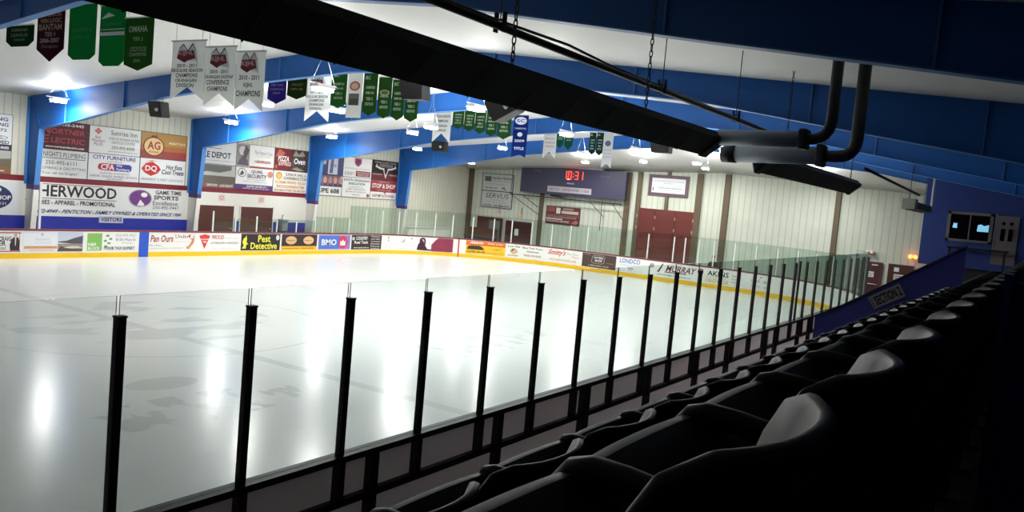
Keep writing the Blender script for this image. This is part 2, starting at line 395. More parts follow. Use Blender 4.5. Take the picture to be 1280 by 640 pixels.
def ice_paint(mt):
    nt = mt.node_tree; L = nt.links.new; b = nt.nodes['Principled BSDF']
    src = b.inputs['Base Color'].links[0].from_socket
    tc = nt.nodes.new('ShaderNodeTexCoord'); sp = nt.nodes.new('ShaderNodeSeparateXYZ'); L(tc.outputs['Object'], sp.inputs[0]); X, Y = sp.outputs[0], sp.outputs[1]
    def m(op, a, b_=0.0):
        q = nt.nodes.new('ShaderNodeMath'); q.operation = op
        for k, v in enumerate((a, b_)):
            if isinstance(v, (int, float)): q.inputs[k].default_value = v
            else: L(v, q.inputs[k])
        return q.outputs[0]
    def near(v, c, w): return m('LESS_THAN', m('ABSOLUTE', m('SUBTRACT', v, c)), w)
    def rad(cx, cy, rx=1.0, ry=1.0):
        dx = m('DIVIDE', m('SUBTRACT', X, cx), rx); dy = m('DIVIDE', m('SUBTRACT', Y, cy), ry)
        return m('SQRT', m('ADD', m('MULTIPLY', dx, dx), m('MULTIPLY', dy, dy)))
    def noise(scale, th, sx_=1.0, sy_=1.0):
        mp = nt.nodes.new('ShaderNodeMapping'); mp.inputs['Scale'].default_value = (sx_, sy_, 1); L(tc.outputs['Object'], mp.inputs[0])
        n = nt.nodes.new('ShaderNodeTexNoise'); n.inputs['Scale'].default_value = scale; n.inputs['Detail'].default_value = 2; L(mp.outputs[0], n.inputs['Vector'])
        r = nt.nodes.new('ShaderNodeMapRange'); r.inputs[1].default_value = th; r.inputs[2].default_value = th + .05; L(n.outputs['Fac'], r.inputs[0]); return r.outputs[0]
    t1 = noise(1.0, .52, 2.2, 1.2); t2 = noise(.55, .52, 1.0, 2.0)
    marks = [(near(X, 12.25, .15), .10), (near(X, 21.22, .03), .10), (near(X, 21.52, .03), .10), (near(rad(12.9, 13), 4.45, .04), .10),
             (near(rad(33.2, 6), 4.5, .04), .08), (near(rad(33.2, 20), 4.5, .04), .08),
             (m('LESS_THAN', rad(9.4, 7.25, .7, .42), 1), .11), (m('MULTIPLY', m('LESS_THAN', rad(8.9, 5.6, 2.3, .8), 1), t1), .12),
             (m('MULTIPLY', m('LESS_THAN', rad(18.0, 6.4, 3.4, 1.0), 1), t1), .09), (m('MULTIPLY', m('LESS_THAN', rad(12.9, 13, 3.3, 3.0), 1), t2), .10),
             (m('LESS_THAN', rad(22.9, 6, .3, .3), 1), .09), (m('LESS_THAN', rad(33.2, 6, .3, .3), 1), .09)]
    tot = 0.0
    for v, kk in marks: tot = m('MAXIMUM', tot, m('MULTIPLY', v, kk * 1.7))
    sc = nt.nodes.new('ShaderNodeVectorMath'); sc.operation = 'SCALE'; L(src, sc.inputs[0]); L(m('SUBTRACT', 1.0, tot), sc.inputs['Scale']); L(sc.outputs[0], b.inputs['Base Color'])
ice_paint(M_ICE)

# ---- dasher boards
def strip(bm, s0, s1, z0, z1, d0, d1, mi=0, step=.5):
    """a bar following the boards: from inward offset d0 to d1, between heights"""
    n = max(1, int(math.ceil((s1 - s0) / step))); rings = []
    for k in range(n + 1):
        p, nn = path(s0 + (s1 - s0) * k / n)
        rings.append([bm.verts.new(p + nn * d + Vector((0, 0, z))) for d, z in ((d0, z0), (d1, z0), (d1, z1), (d0, z1))])
    for k in range(n):
        for j in range(4):
            f = bm.faces.new((rings[k][j], rings[k][(j + 1) % 4], rings[k + 1][(j + 1) % 4], rings[k + 1][j])); f.material_index = mi
    bm.faces.new(rings[0]).material_index = mi; bm.faces.new(rings[-1][::-1]).material_index = mi
H = 1.118
SPL = S3 + 9.0
def boards(name, label, s0, s1, near):
    bm = bmesh.new(); strip(bm, s0, s1, .02, H - .07, -.05, 0, step=.6)
    bmesh.ops.recalc_face_normals(bm, faces=bm.faces[:])
    root = obj(name, bm, [M_BOARDBK if near else M_BOARD]); tag(root, label, 'dasher boards')
    bm = bmesh.new(); strip(bm, s0, s1, .0, .20, 0, .012); bmesh.ops.recalc_face_normals(bm, faces=bm.faces[:]); obj('kick_plate', bm, M_KICK, root)
    bm = bmesh.new(); strip(bm, s0, s1, H - .07, H, -.14, .02); bmesh.ops.recalc_face_normals(bm, faces=bm.faces[:]); obj('cap_rail', bm, M_FRAMEBK if near else M_CAP, root)
    return root
far_b = boards('dasher_boards', 'white far dasher boards with red cap rail and yellow kick plate', SMIN, SPL, False)
near_b = boards('dasher_boards', 'near dasher boards seen from behind, grey panels in black framing below the seats', SPL, SMAX, True)
# white plastic ice-side face of the curved near corner
bm = bmesh.new(); strip(bm, SPL, S4, .2, H - .07, .001, .008); bmesh.ops.recalc_face_normals(bm, faces=bm.faces[:]); obj('board_face', bm, M_BOARD, near_b)
bm = bmesh.new(); strip(bm, SPL, SMAX, .56, .64, -.13, -.05); strip(bm, SPL, SMAX, .0, .07, -.13, -.05)
bmesh.ops.recalc_face_normals(bm, faces=bm.faces[:]); obj('back_rail', bm, M_FRAMEBK, near_b)
# steel studs behind the near boards
X0, PS = 2.5448, 1.28014
for i, x in enumerate([4.4, 6.9, 9.4, 11.9, 14.4, 16.9, 18.9, 21.9, 22.9, 25.3, 26.6, 28.9, 31.4, 34.0]):
    w = .22 if i in (3, 7) else .12
    BX('stud', (x - w / 2, -.15, 0), (x + w / 2, -.05, H - .07), M_FRAMEBK, near_b)
for i in range(0, 26):
    x = X0 + PS * i
    BX('post_socket', (x - .045, -.15, .62), (x + .045, -.05, H - .07), M_FRAMEBK, near_b)

# markings painted on the far boards
def board_mark(name, s0, s1, z0, z1, mm, d=.016):
    bm = bmesh.new(); strip(bm, s0, s1, z0, z1, .0125, d); bmesh.ops.recalc_face_normals(bm, faces=bm.faces[:]); return obj(name, bm, mm, far_b)
board_mark('blue_line_stripe', 21.08, 21.52, .0, H - .06, mat('blue_line_paint', (36, 84, 196), .4))

# ---- advertising sheets on the boards
def sx(px, z=.65):
    """arc position along the far boards seen at column px (calibration of the layout)"""
    best = None; s = 5.0
    while s < S4 - 1.5:
        p, n = path(s); q = p + Vector((0, 0, z)) - CAM
        r = [sum(MR[i][j] * q[j] for j in range(3)) for i in range(3)]
        x = 640 + F * r[0] / r[2]
        if best is None or abs(x - px) < best[0]: best = (abs(x - px), s)
        s += .02
    return best[1]
def board_ad(label, p0, p1, bg, items, z0=.23, z1=H - .09):
    s0, s1 = sx(p0) + .02, sx(p1) - .02
    bm = bmesh.new(); strip(bm, s0, s1, z0, z1, .0005, .006, 0, .12); bmesh.ops.recalc_face_normals(bm, faces=bm.faces[:])
    root = obj('board_advertisement', bm, CM(bg)); tag(root, label, 'advertisement', 'advertisements on the far boards')
    def fn(u, v, d):
        p, n = path(s0 + (s1 - s0) * u); return p + n * (.008 + d * .6) + Vector((0, 0, z0 + (z1 - z0) * v))
    prints(root, fn, items)
WH = (240, 240, 236); BK = (30, 26, 28); RD = (196, 44, 44); NV = (40, 50, 130); GR = (120, 118, 116)
board_ad('white board ad with red border and a dark-suited figure, farthest left on the far boards', -22, 27, WH,
    [Rr(0, .9, 1, .95, (190, 60, 60)), Rr(0, .04, 1, .09, (190, 60, 60)), Rr(.955, .04, .97, .95, (190, 60, 60)), T('CRAIG', .40, .55, .74, .75, (60, 56, 60)), T('ER', .40, .32, .60, .55, (50, 46, 50)), T('.ORG', .42, .14, .6, .26, GR),
     Po([(.72, .1), (.70, .35), (.74, .62), (.80, .72), (.92, .72), (.97, .5), (.96, .1)], (40, 34, 42)), El(.85, .82, .045, .1, (206, 168, 150)), Po([(.83, .72), (.87, .72), (.86, .35), (.845, .3)], (236, 220, 220))])
board_ad('white board ad with orange line and a dark hillside lake view at its right', 28, 105, (232, 234, 240),
    [Rr(.02, .18, .55, .30, (214, 150, 90)), Rr(.1, .08, .5, .13, (226, 190, 160)), El(.3, .86, .02, .06, (180, 180, 190)), T('Summit', .2, .58, .42, .7, (190, 194, 206), False), T('LAKE OKANAGAN', .18, .42, .46, .5, (200, 204, 212), False),
     Rr(.56, .5, .985, .98, (198, 206, 222)), Po([(.56, .52), (.7, .56), (.86, .72), (.985, .82), (.985, .3), (.8, .42), (.56, .48)], (84, 76, 88)), Rr(.56, .04, .985, .42, (150, 140, 132)), Po([(.55, .04), (.6, .3), (.75, .2), (.985, .16), (.985, .04)], (92, 76, 62)), Po([(.66, .22), (.76, .3), (.9, .3), (.98, .2), (.8, .18)], (222, 206, 190))])
board_ad('white tax expert board ad with a light green square and green leaves', 106, 173.5, WH,
    [Rr(.03, .06, .30, .94, (132, 186, 92)), T('H&R', .05, .30, .20, .46, WH), T('BLOCK', .05, .1, .27, .26, WH), El(.40, .82, .035, .05, (110, 140, 100)), El(.46, .66, .03, .06, (110, 150, 104)), El(.36, .56, .03, .06, (120, 160, 104)), El(.43, .44, .035, .05, (110, 150, 104)), El(.37, .28, .03, .06, (120, 160, 104)),
     T('250.495.4921', .55, .78, .95, .92, (170, 172, 170), False), T('8105 Main St.', .56, .56, .96, .7, (110, 112, 110), False), T('Osoyoos', .68, .4, .88, .5, (140, 142, 140), False), T('YOUR TAX EXPERT', .34, .1, .93, .26, (56, 56, 50))])
board_ad('white board ad with red-brown script and a bare foot, just right of the blue line', 184, 246, (236, 234, 228),
    [T('Pan Ours', .05, .5, .50, .88, (160, 60, 60), True, .1), T('Underf  t', .55, .72, .96, .92, (120, 50, 66), False), El(.845, .83, .02, .08, (200, 60, 60)), T('For a floor...', .04, .28, .30, .38, (150, 110, 90), False), T('beautiful flooring for less', .53, .48, .85, .56, (190, 190, 196), False), T('www.panourscarpet.com 250-495-2627', .04, .12, .72, .2, (170, 140, 110), False),
     Po([(.80, .12), (.78, .22), (.84, .3), (.90, .6), (.86, .72), (.95, .72), (.95, .5), (.88, .24), (.85, .12)], (206, 140, 110))])
board_ad('white hockey sponsor board ad with a red downward triangle', 246.5, 300.5, WH,
    [Po([(.03, .86), (.16, .95), (.28, .86), (.16, .10)], (214, 56, 44)), T('CANADIAN', .07, .62, .25, .7, WH), T('TIRE', .12, .46, .20, .56, WH), T('PROUD', .32, .66, .60, .9, (170, 40, 44), True, .15), T('to be a part', .62, .68, .97, .76, (120, 120, 122), False), T('of MINOR HOCKEY', .30, .38, .97, .52, (80, 60, 60), False), T('www.canadiantire.ca', .3, .12, .95, .2, (210, 190, 160), False)])
board_ad('black board ad with big yellow pest control lettering', 301, 350.5, (34, 30, 30),
    [T('Pest', .42, .5, .74, .92, (236, 232, 60), True), T('Detective', .24, .08, .92, .48, (236, 232, 60), True), El(.93, .78, .045, .16, (214, 220, 226)), Po([(.03, .12), (.07, .3), (.03, .5), (.06, .72), (.10, .78), (.12, .92), (.14, .7), (.13, .5), (.18, .38), (.13, .36), (.12, .12)], (236, 232, 60))])
board_ad('black board ad with two tan emblems above a yellow strip', 351.5, 396.5, (52, 34, 34),
    [Rr(0, 0, 1, .25, (236, 182, 28)), El(.26, .62, .15, .26, (222, 182, 132)), El(.75, .62, .15, .26, (222, 182, 132)), T('Bagoux', .15, .56, .37, .66, (130, 60, 40)), T('Bagoux', .64, .56, .86, .66, (130, 60, 40)), T('www.bagouxbros.com', .05, .06, .5, .16, (150, 90, 20)), T('250.495', .56, .06, .9, .16, (150, 90, 20))])
board_ad('bright blue bank board ad with white letters and red roundel', 397.5, 438, (76, 112, 204),
    [Rr(.65, 0, 1, 1, (140, 118, 196)), T('BMO', .10, .30, .56, .70, WH), El(.76, .5, .14, .44, (206, 50, 84)), Po([(.68, .28), (.84, .28), (.84, .62), (.80, .52), (.76, .7), (.72, .52), (.68, .62)], WH), Rr(0, .95, 1, 1, (190, 180, 210)), Rr(0, 0, 1, .05, (190, 180, 210)), Rr(0, 0, .015, 1, (190, 180, 210)), Rr(.985, 0, 1, 1, (190, 180, 210))])
board_ad('dark brown board ad of small white text, right of the bank ad', 439, 477, (48, 30, 34),
    [El(.06, .75, .05, .12, (200, 190, 190)), T('COUNTRY', .15, .66, .55, .9, WH), T('Real Tech', .1, .4, .56, .6, WH), T('www.countryreal.com', .08, .06, .6, .18, WH)] + [T(s, .66, .86 - .17 * k, .95, .96 - .17 * k, (214, 206, 200)) for k, s in enumerate(('Homes', 'Land Sales', 'Commercial', 'Rentals', 'Farms', '250-498-6222'))])
board_ad('white board ad with faint sketched figures where the boards begin to curve', 478, 519, WH,
    [El(.18, .86, .02, .06, GR), T('Dr. Pryce', .08, .3, .3, .36, (190, 190, 190), False), Po([(.56, .9), (.58, .6), (.62, .55), (.68, .6), (.70, .85), (.685, .62), (.62, .58), (.59, .62)], (150, 150, 156)), Po([(.15, .8), (.17, .55), (.2, .6), (.22, .8), (.19, .62)], (170, 170, 170)), T('Optometry', .04, .14, .3, .22, (200, 160, 140), False), T('Denturist', .5, .1, .74, .18, (220, 170, 150), False), El(.90, .85, .02, .05, (90, 90, 100))])
board_ad('maroon board ad with a smiling long-haired woman on white', 519.5, 566.5, (236, 238, 240),
    [Po([(.42, .0), (.43, .5), (.52, .8), (.6, 1), (1, 1), (1, 0)], (142, 44, 76)), Po([(.03, .05), (.06, .45), (.10, .6), (.10, .85), (.16, .98), (.24, .95), (.27, .75), (.26, .4), (.32, .15), (.42, .12), (.42, .02)], (62, 26, 40)), El(.185, .68, .042, .17, (228, 186, 172)), Po([(.17, .5), (.2, .5), (.25, .1), (.2, .05)], (226, 190, 180)), T('Jeannie', .62, .6, .86, .78, (236, 220, 228), True, .2), T('REALTOR', .66, .3, .95, .4, (236, 210, 220)), T('250.498.1855', .5, .12, .8, .2, (200, 150, 170), False)])
board_mark('goal_line_stripe', sx(572.2), sx(574.2), .0, H - .06, mat('goal_line_paint', (196, 60, 50), .4))
board_ad('orange and yellow board ad with a black oval name plate', 582, 632, (246, 196, 40),
    [Rr(0, .72, 1, 1, (230, 112, 36)), Rr(0, .69, 1, .74, (180, 60, 30)), T('Alldritt', .1, .78, .44, .97, WH, True, .15), T('TIRE LTD.', .54, .80, .94, .92, (250, 220, 170)), Po([(.03, .36), (.06, .6), (.14, .66), (.34, .66), (.43, .56), (.47, .36)], (56, 34, 20)), T('GOODRICH', .08, .42, .42, .56, (240, 196, 70)), T('OLIVER 250-498', .03, .12, .5, .26, (90, 60, 10)), T('Auto Repairs Tires', .54, .10, .95, .22, (150, 110, 20), False), Po([(.55, .5), (.8, .4), (.98, .6), (.8, .45)], (200, 150, 30))])
board_ad('white board ad with a dark sunflower emblem and brown lines of text', 632.5, 680, WH,
    [T('Lock Nite', .04, .78, .36, .92, (80, 66, 60)), T('Blue Trail Tours', .42, .76, .96, .9, (90, 74, 66)), El(.2, .5, .10, .22, (214, 180, 140)), El(.2, .52, .06, .15, (60, 44, 36)), T('Bed & Brkfst', .06, .12, .32, .24, (140, 90, 60)), T('Downtown', .55, .5, .86, .64, (110, 80, 66)), T('TRAILS OR RIDES', .46, .2, .93, .34, (150, 100, 70))])
board_ad('white restaurant board ad with red script lettering', 680.5, 727, WH,
    [T("Smitty's", .06, .46, .52, .96, (206, 56, 44), True, .3), T('The Place', .58, .66, .92, .82, (176, 170, 166), False), T('Pizza', .74, .46, .94, .6, (220, 140, 120), False), T('510 OSOYOOS AVE', .14, .14, .86, .30, (226, 140, 80))])
board_ad('dark brown board ad with a round white badge, left of the blue-lettered ad', 727.5, 770.5, (74, 56, 50),
    [Po([(.27, .4), (.30, .82), (.36, .92), (.62, .92), (.68, .82), (.66, .4), (.6, .3), (.34, .3)], (160, 150, 144)), Po([(.29, .42), (.32, .8), (.37, .88), (.61, .88), (.66, .8), (.64, .42), (.59, .34), (.35, .34)], (74, 56, 50)), T('PATTERN', .36, .66, .62, .8, WH), T('SHOP', .38, .44, .60, .6, WH), T('1-800-555-1212', .2, .1, .8, .2, (210, 190, 160)), T('Osoyoos', .72, .36, .94, .46, (180, 170, 160), False), T('TATTOO', .05, .86, .25, .94, (150, 140, 130))])
board_ad('white board ad with pale blue capital lettering', 771, 810.5, WH,
    [T('LONDCO', .08, .62, .74, .94, (104, 140, 206)), T('CONSTRUCTION LTD', .1, .44, .74, .52, (150, 160, 180), False), El(.45, .28, .1, .1, (170, 190, 214)), T('250-495-7110', .1, .08, .8, .16, (170, 180, 190), False)])
board_ad('white board ad with a dark check mark and large maroon capitals', 811, 870.5, WH,
    [El(.06, .7, .05, .16, (170, 160, 166)), Po([(.17, .36), (.2, .42), (.28, .9), (.31, .92), (.27, .62), (.3, .8), (.22, .3)], (70, 60, 70)), T('MURRAY', .36, .42, .97, .86, (110, 52, 70), True, .15), Rr(.34, .34, .8, .40, (110, 52, 70)), T('www.murraygm.com', .18, .1, .6, .2, (90, 84, 90)), T('Penticton', .66, .1, .9, .2, GR)])
board_ad('white board ad with black capitals over yellow lettering', 871, 925, WH,
    [El(.08, .70, .075, .22, (150, 96, 116)), Po([(.08, .1), (.1, .1), (.1, .4), (.085, .4)], (70, 60, 60)), T('AKINS', .24, .52, .74, .86, (30, 28, 30)), T('AUTOMOTIVE', .22, .38, .7, .46, (170, 150, 110), False), T('OROVILLE', .2, .08, .74, .32, (206, 178, 60))] + [T('Parts', .82, .64 - .2 * k, .99, .72 - .2 * k, (110, 110, 112)) for k in range(3)])
board_ad('mostly blank white board ad with a small grey house emblem, nearest the right corner', 937, 966, WH,
    [T('Lakin', .06, .5, .34, .68, (110, 106, 110)), Po([(.36, .52), (.44, .86), (.5, .92), (.56, .8), (.5, .86), (.44, .78), (.4, .5)], (140, 136, 140)), T('Homes', .6, .5, .86, .66, (140, 136, 140)), T('250-495', .06, .2, .48, .3, (200, 160, 140)), T('sales', .6, .2, .9, .3, (170, 166, 170))])

# ---- glass above the near boards
def pane(name, label, group, s0, s1, z0, z1, off, gm, th=.012):
    bm = bmesh.new(); n = max(1, int((s1 - s0) / .3)); inner = s0 >= S1 and s1 <= S4 and not (S2 <= s0 and s1 <= S3)
    if not inner: n = 1
    rg = []
    for k in range(n + 1):
        p, nn = path(s0 + (s1 - s0) * k / n)
        rg.append([bm.verts.new(p + nn * d + Vector((0, 0, z))) for d, z in ((off, z0), (off + th, z0), (off + th, z1), (off, z1))])
    for k in range(n):
        for j in range(4):
            f = bm.faces.new((rg[k][j], rg[k][(j + 1) % 4], rg[k + 1][(j + 1) % 4], rg[k + 1][j])); f.material_index = 0 if j in (1, 3) else 1
    bm.faces.new(rg[0]).material_index = 1; bm.faces.new(rg[-1][::-1]).material_index = 1
    bmesh.ops.recalc_face_normals(bm, faces=bm.faces[:])
    return tag(obj(name, bm, [gm, M_GEDGE]), label, 'glass panel', group)
ZG = 2.953
def near_s(x): return S4 + (S1 - x)
np_ = 0
posts_x = [X0 + PS * i for i in range(0, 26)]
for i in range(0, 25):
    a, b = posts_x[i], posts_x[i + 1]
    if i == 0: lab = 'clear rink glass panel cut by the left edge, nearest the camera'
    else: lab = 'clear near-side rink glass panel, %s from the left edge' % ordw(i + 1)
    pane('glass_sheet', lab, 'near side glass panels', near_s(b) + .014, near_s(a) - .014, H, ZG, -.06, M_GLASS)
# curved near corner
nc = 4
for i in range(nc):
    s0 = SPL + (S4 - SPL) * i / nc; s1 = SPL + (S4 - SPL) * (i + 1) / nc
    pane('glass_sheet', 'curved corner glass panel at the near end of the rink, %s from the end boards' % ordw(i + 1), 'near corner glass panels', s0 + .012, s1 - .012, H, ZG, -.06, M_GLASS)
def post_mesh(w, d, z0, z1):
    bm = bmesh.new(); box(bm, (-w / 2, -d / 2, z0), (w / 2, d / 2, z1), 0, .008); return bm
pm = None
extra = [24.72, 25.62 + .0]
for i, x in enumerate(posts_x[1:]):
    bm = post_mesh(.078, .07, H, 2.79)
    o = obj('glass_post', bm, M_PAD); o.location = (x, -.09, 0)
    tag(o, 'dark padded glass post on the near boards, %s from the left' % ordw(i + 1), 'post', 'dark posts of the near glass')
    cap = BX('post_cap', (x - .042, -.128, 2.785), (x + .042, -.052, 2.80), M_FRAMEBK, o)
for k, x in enumerate(extra[:1]):
    bm = post_mesh(.06, .06, H, 2.84); o = obj('gate_post', bm, M_PAD); o.location = (x + .02, -.09, 0)
    tag(o, 'slimmer dark gate post squeezed between two glass posts of the near boards', 'post')
for i in range(nc):
    p, n = path(SPL + (S4 - SPL) * i / nc); o = obj('glass_post', post_mesh(.06, .06, H, 2.79), M_PAD); o.location = p - n * .09
    tag(o, 'dark glass post in the near corner of the rink, %s from the end boards' % ordw(i + 1), 'post', 'dark posts of the near corner')

# ---- glass above the far boards
fp = []   # (s, top)
for x, zt in ((24.75, 2.05), (26.0, 1.80), (27.25, 1.87), (28.5, 1.69), (29.77, 1.68), (31.05, 1.91), (32.3, 1.9), (33.55, 1.9)): fp.append((x, zt))
for px in (457, 477.5, 498, 519.5, 543.5, 565, 590, 616, 638.5, 663, 688): fp.append((sx(px + .3, 1.3), 2.45))
for px in (711.5, 733, 808, 840, 854, 871, 890.5, 916, 942.5): fp.append((sx(px, 1.3), 2.5))
s = fp[-1][0] + 1.25
while s < SPL - .3: fp.append((s, 2.5)); s += 1.25
for i, (s, zt) in enumerate(fp):
    p, n = path(s); o = obj('glass_post', post_mesh(.065, .05, H, zt), M_ALU); o.location = p - n * .06
    ang = math.atan2(n.y, n.x) - math.pi / 2; o.rotation_euler = (0, 0, ang)
    tag(o, 'slim white glass post on the far boards, %s from the left' % ordw(i + 1), 'post', 'white posts of the far glass')
o = obj('glass_post', post_mesh(.09, .07, H, 2.86), M_ALU); o.location = (16.95, W + .06, 0); tag(o, 'tall white glass post standing alone in front of the trophy banner at left', 'post')
for i in range(len(fp) - 1):
    (s0, z0), (s1, z1) = fp[i], fp[i + 1]
    if s1 - s0 > 6: continue
    zz = 1.75 if s1 < 31.5 else 1.95 if s1 < 34 else 2.62
    pane('glass_sheet', 'green-tinted glass panel above the far boards, %s from the left' % ordw(i + 1), 'far glass panels', s0 + .03, s1 - .03, H, zz, -.06, M_GLASSF)

# ================================================================== left wall
NL = (0, -1, 0); UL = (1, 0, 0); YS = YL - .012
def lsign(label, x0, x1, z0, z1, bg, items, cat='sign', y=YS, th=.025, framed=True):
    return wall_sign('wall_sign', label, cat, (x0, y, z0), UL, NL, x1 - x0, z1 - z0, bg, items, 'sponsor signs on the left wall', th, (.016, (52, 46, 48)) if framed else None)
ZU0, ZU1, ZL0, ZL1 = 4.20, 5.36, 3.035, 4.175
# bay left of the first column
lsign('white plumbing and heating sign cut by the left edge, black capitals', 14.85, 17.25, ZU0 - .02, ZU1, (226, 230, 232), [T('PLUMBING', .36, .78, .93, .90, BK), T('& HEATING', .42, .60, .94, .72, BK), T('SINCE 1972', .36, .43, .92, .53, (70, 70, 72)), El(.72, .24, .22, .07, (90, 90, 92)), El(.72, .24, .205, .055, (226, 230, 232)), T('LIMITED', .58, .21, .86, .27, (90, 90, 92)), T('BONDED', .56, .02, .96, .14, BK)])
lsign('dark sign with a brown field landscape at the left edge below the plumbing sign', 14.85, 17.25, ZL0, ZL1, (44, 44, 60), [Rr(0, 0, 1, .80, (130, 124, 112)), Rr(0, .45, 1, .8, (176, 176, 170)), Po([(0, .5), (.4, .56), (.7, .48), (1, .54), (1, .2), (0, .2)], (104, 96, 78)), Rr(0, 0, 1, .24, (140, 92, 60)), T('18 HOLE GOLF AND CLUB COURSES', .02, .86, .96, .94, WH), T('nkmipcanyon.com', .3, .06, .9, .14, WH)])
bs = lsign('white sign with a navy body shop oval at the far left above the blue band', 14.6, 17.62, 1.46, 2.70, (222, 228, 230), [El(.62, .52, .30, .42, (36, 44, 92)), El(.62, .76, .16, .13, (222, 228, 230)), T('BODY SHOP', .42, .44, .90, .58, WH), T('250-495-3131', .5, .28, .84, .36, (200, 206, 220)), T('RV', .48, .70, .74, .82, (120, 126, 150))], framed=False)
# first bay
B1 = 18.05
lsign('maroon electric company sign with red block lettering, under the frame knee', B1, 20.40, ZU0, ZU1, (84, 18, 34), [T('250-495-5445', .28, .84, .90, .95, WH), T('N', .16, .52, .30, .80, (176, 62, 70), True, .1), T('ORTNER', .31, .54, .92, .74, (176, 62, 70), True, .1), T('E', .16, .20, .28, .48, (176, 62, 70), True, .1), T('LECTRIC', .31, .22, .92, .42, (176, 62, 70), True, .1), T('www.nortnerelectric.com', .22, .05, .92, .13, WH)])
lsign('white inn sign with a red hotel diamond, right of the maroon electric sign', 20.43, 22.83, ZU0, ZU1, (232, 232, 230), [Po([(.09, .82), (.16, .94), (.23, .82), (.16, .70)], (170, 44, 54)), El(.16, .82, .05, .08, (220, 120, 120)), T('Best', .11, .54, .21, .64, (170, 90, 90), False), T('Western', .04, .42, .29, .52, (150, 70, 80), False), T('PLUS', .09, .28, .25, .40, (90, 84, 88), False), T('Sunrise Inn', .40, .72, .92, .90, (70, 70, 74), False), T('A PROUD SPONSOR OF THE', .36, .54, .96, .63, (100, 100, 104), False), T('OSOYOOS COYOTES', .42, .40, .88, .50, (110, 110, 112), False), T('250.495.4000', .42, .20, .88, .32, (90, 90, 94), False), T('www.bestwesternosoyoos.com', .36, .06, .94, .14, (120, 120, 124), False)])
lsign('gold sign with a cream apple emblem and two brown initials', 22.86, 25.22, ZU0, ZU1, (180, 138, 70), [Rr(0, 0, 1, .3, (150, 62, 56)), Rr(0, .3, 1, .5, (172, 104, 60)), El(.27, .46, .23, .38, (110, 36, 30)), El(.27, .46, .205, .34, (232, 196, 140)), T('AG', .13, .34, .41, .66, (130, 50, 34)), T('FOODS', .17, .20, .38, .28, (130, 50, 34)), Po([(.2, .82), (.25, .94), (.27, .84), (.32, .95), (.34, .82)], (110, 50, 34)), T('MARKET PLACE', .60, .60, .96, .70, (246, 232, 200))])
lsign("white plumber's sign with thin black capitals, under the maroon electric sign", B1, 20.40, ZL0, ZL1, (230, 230, 228), [T("KNIGHT'S PLUMBING", .14, .74, .96, .92, (50, 48, 52), False), Rr(.14, .68, .96, .70, BK), T('250-495-6111', .24, .46, .80, .60, (80, 80, 84), False), T('PLUMBING & GAS FITTING', .12, .28, .97, .38, (100, 100, 104), False), T('"Your call the Knights"', .16, .08, .84, .2, (90, 80, 90), False)])
lsign('white furniture store sign with blue capitals and a red and blue logo', 20.43, 22.83, ZL0, ZL1, (234, 234, 236), [T('CITY FURNITURE', .08, .80, .92, .95, (44, 52, 140)), T('& APPLIANCES', .36, .70, .64, .76, GR, False), Po([(.18, .50), (.2, .62), (.28, .66), (.5, .66), (.5, .38), (.28, .38), (.2, .42)], (180, 36, 70)), Po([(.5, .38), (.5, .66), (.8, .66), (.84, .6), (.84, .44), (.8, .38)], (50, 50, 150)), T('CFA', .24, .41, .50, .63, WH), T('City', .54, .54, .66, .64, WH), T('Furniture', .54, .41, .80, .51, WH), T('THE BEST DEAL, NO MATTER WHO!', .22, .24, .80, .31, (120, 90, 120), False), T('FURNITURE   APPLIANCES   MATTRESSES   ELECTRONICS', .04, .12, .96, .2, (110, 110, 120), False), T('250-495-0058', .36, .03, .66, .09, GR, False)])
lsign('white ice cream sign with a tilted red lips-shaped logo', 22.86, 25.22, ZL0, ZL1, (232, 234, 234), [Po([(.03, .58), (.12, .80), (.26, .88), (.40, .72), (.45, .58), (.38, .42), (.24, .30), (.1, .42)], (196, 40, 38)), T('DQ', .11, .46, .36, .72, WH, True, .1), Po([(.1, .84), (.24, .94), (.40, .90), (.24, .90)], (220, 140, 60)), T('Hot Eats', .56, .62, .92, .80, (50, 50, 54), True, .2), T('Cool Treats', .46, .40, .96, .60, (50, 50, 54), True, .2), T('HIGHWAY 3, EAST OSOYOOS', .04, .10, .96, .22, (120, 116, 116), False)])
tb = lsign('wide white trophy shop sign with black and red serif lettering over the blue band', 17.75, 25.2, 1.42, 2.79, (232, 233, 230), [T('SHERWOOD', .045, .58, .545, .94, (40, 34, 36)), Rr(.04, .95, .46, .97, (150, 50, 60)), Rr(.04, .52, .545, .54, (130, 50, 60)), T('TROPHIES - APPAREL - PROMOTIONAL', .015, .34, .54, .48, (40, 40, 44)), T('250-492-4949 - PENTICTON - FAMILY OWNED & OPERATED SINCE 1984', .02, .08, .985, .20, (34, 42, 110), True, .1),
    El(.70, .66, .08, .30, (190, 190, 200)), El(.70, .66, .073, .27, (112, 56, 130)), El(.725, .78, .022, .08, WH), Po([(.68, .42), (.70, .62), (.73, .46), (.72, .40)], WH), T('GAME TIME', .80, .82, .985, .96, (90, 70, 90)), T('SPORTS', .79, .64, .965, .78, (60, 46, 60)), T('Excellence', .785, .46, .96, .60, (80, 60, 80), False, .1), T('250-492-7447', .785, .32, .97, .43, (100, 90, 100), False)], th=.02, framed=False)
wall_sign('name_plate', 'small white visitors name plate on the blue band under the trophy sign', 'sign', (21.05, YL - .031, 1.17), UL, NL, 1.12, .30, (206, 206, 226), [T('VISITORS', .06, .22, .94, .82, (20, 18, 60))])
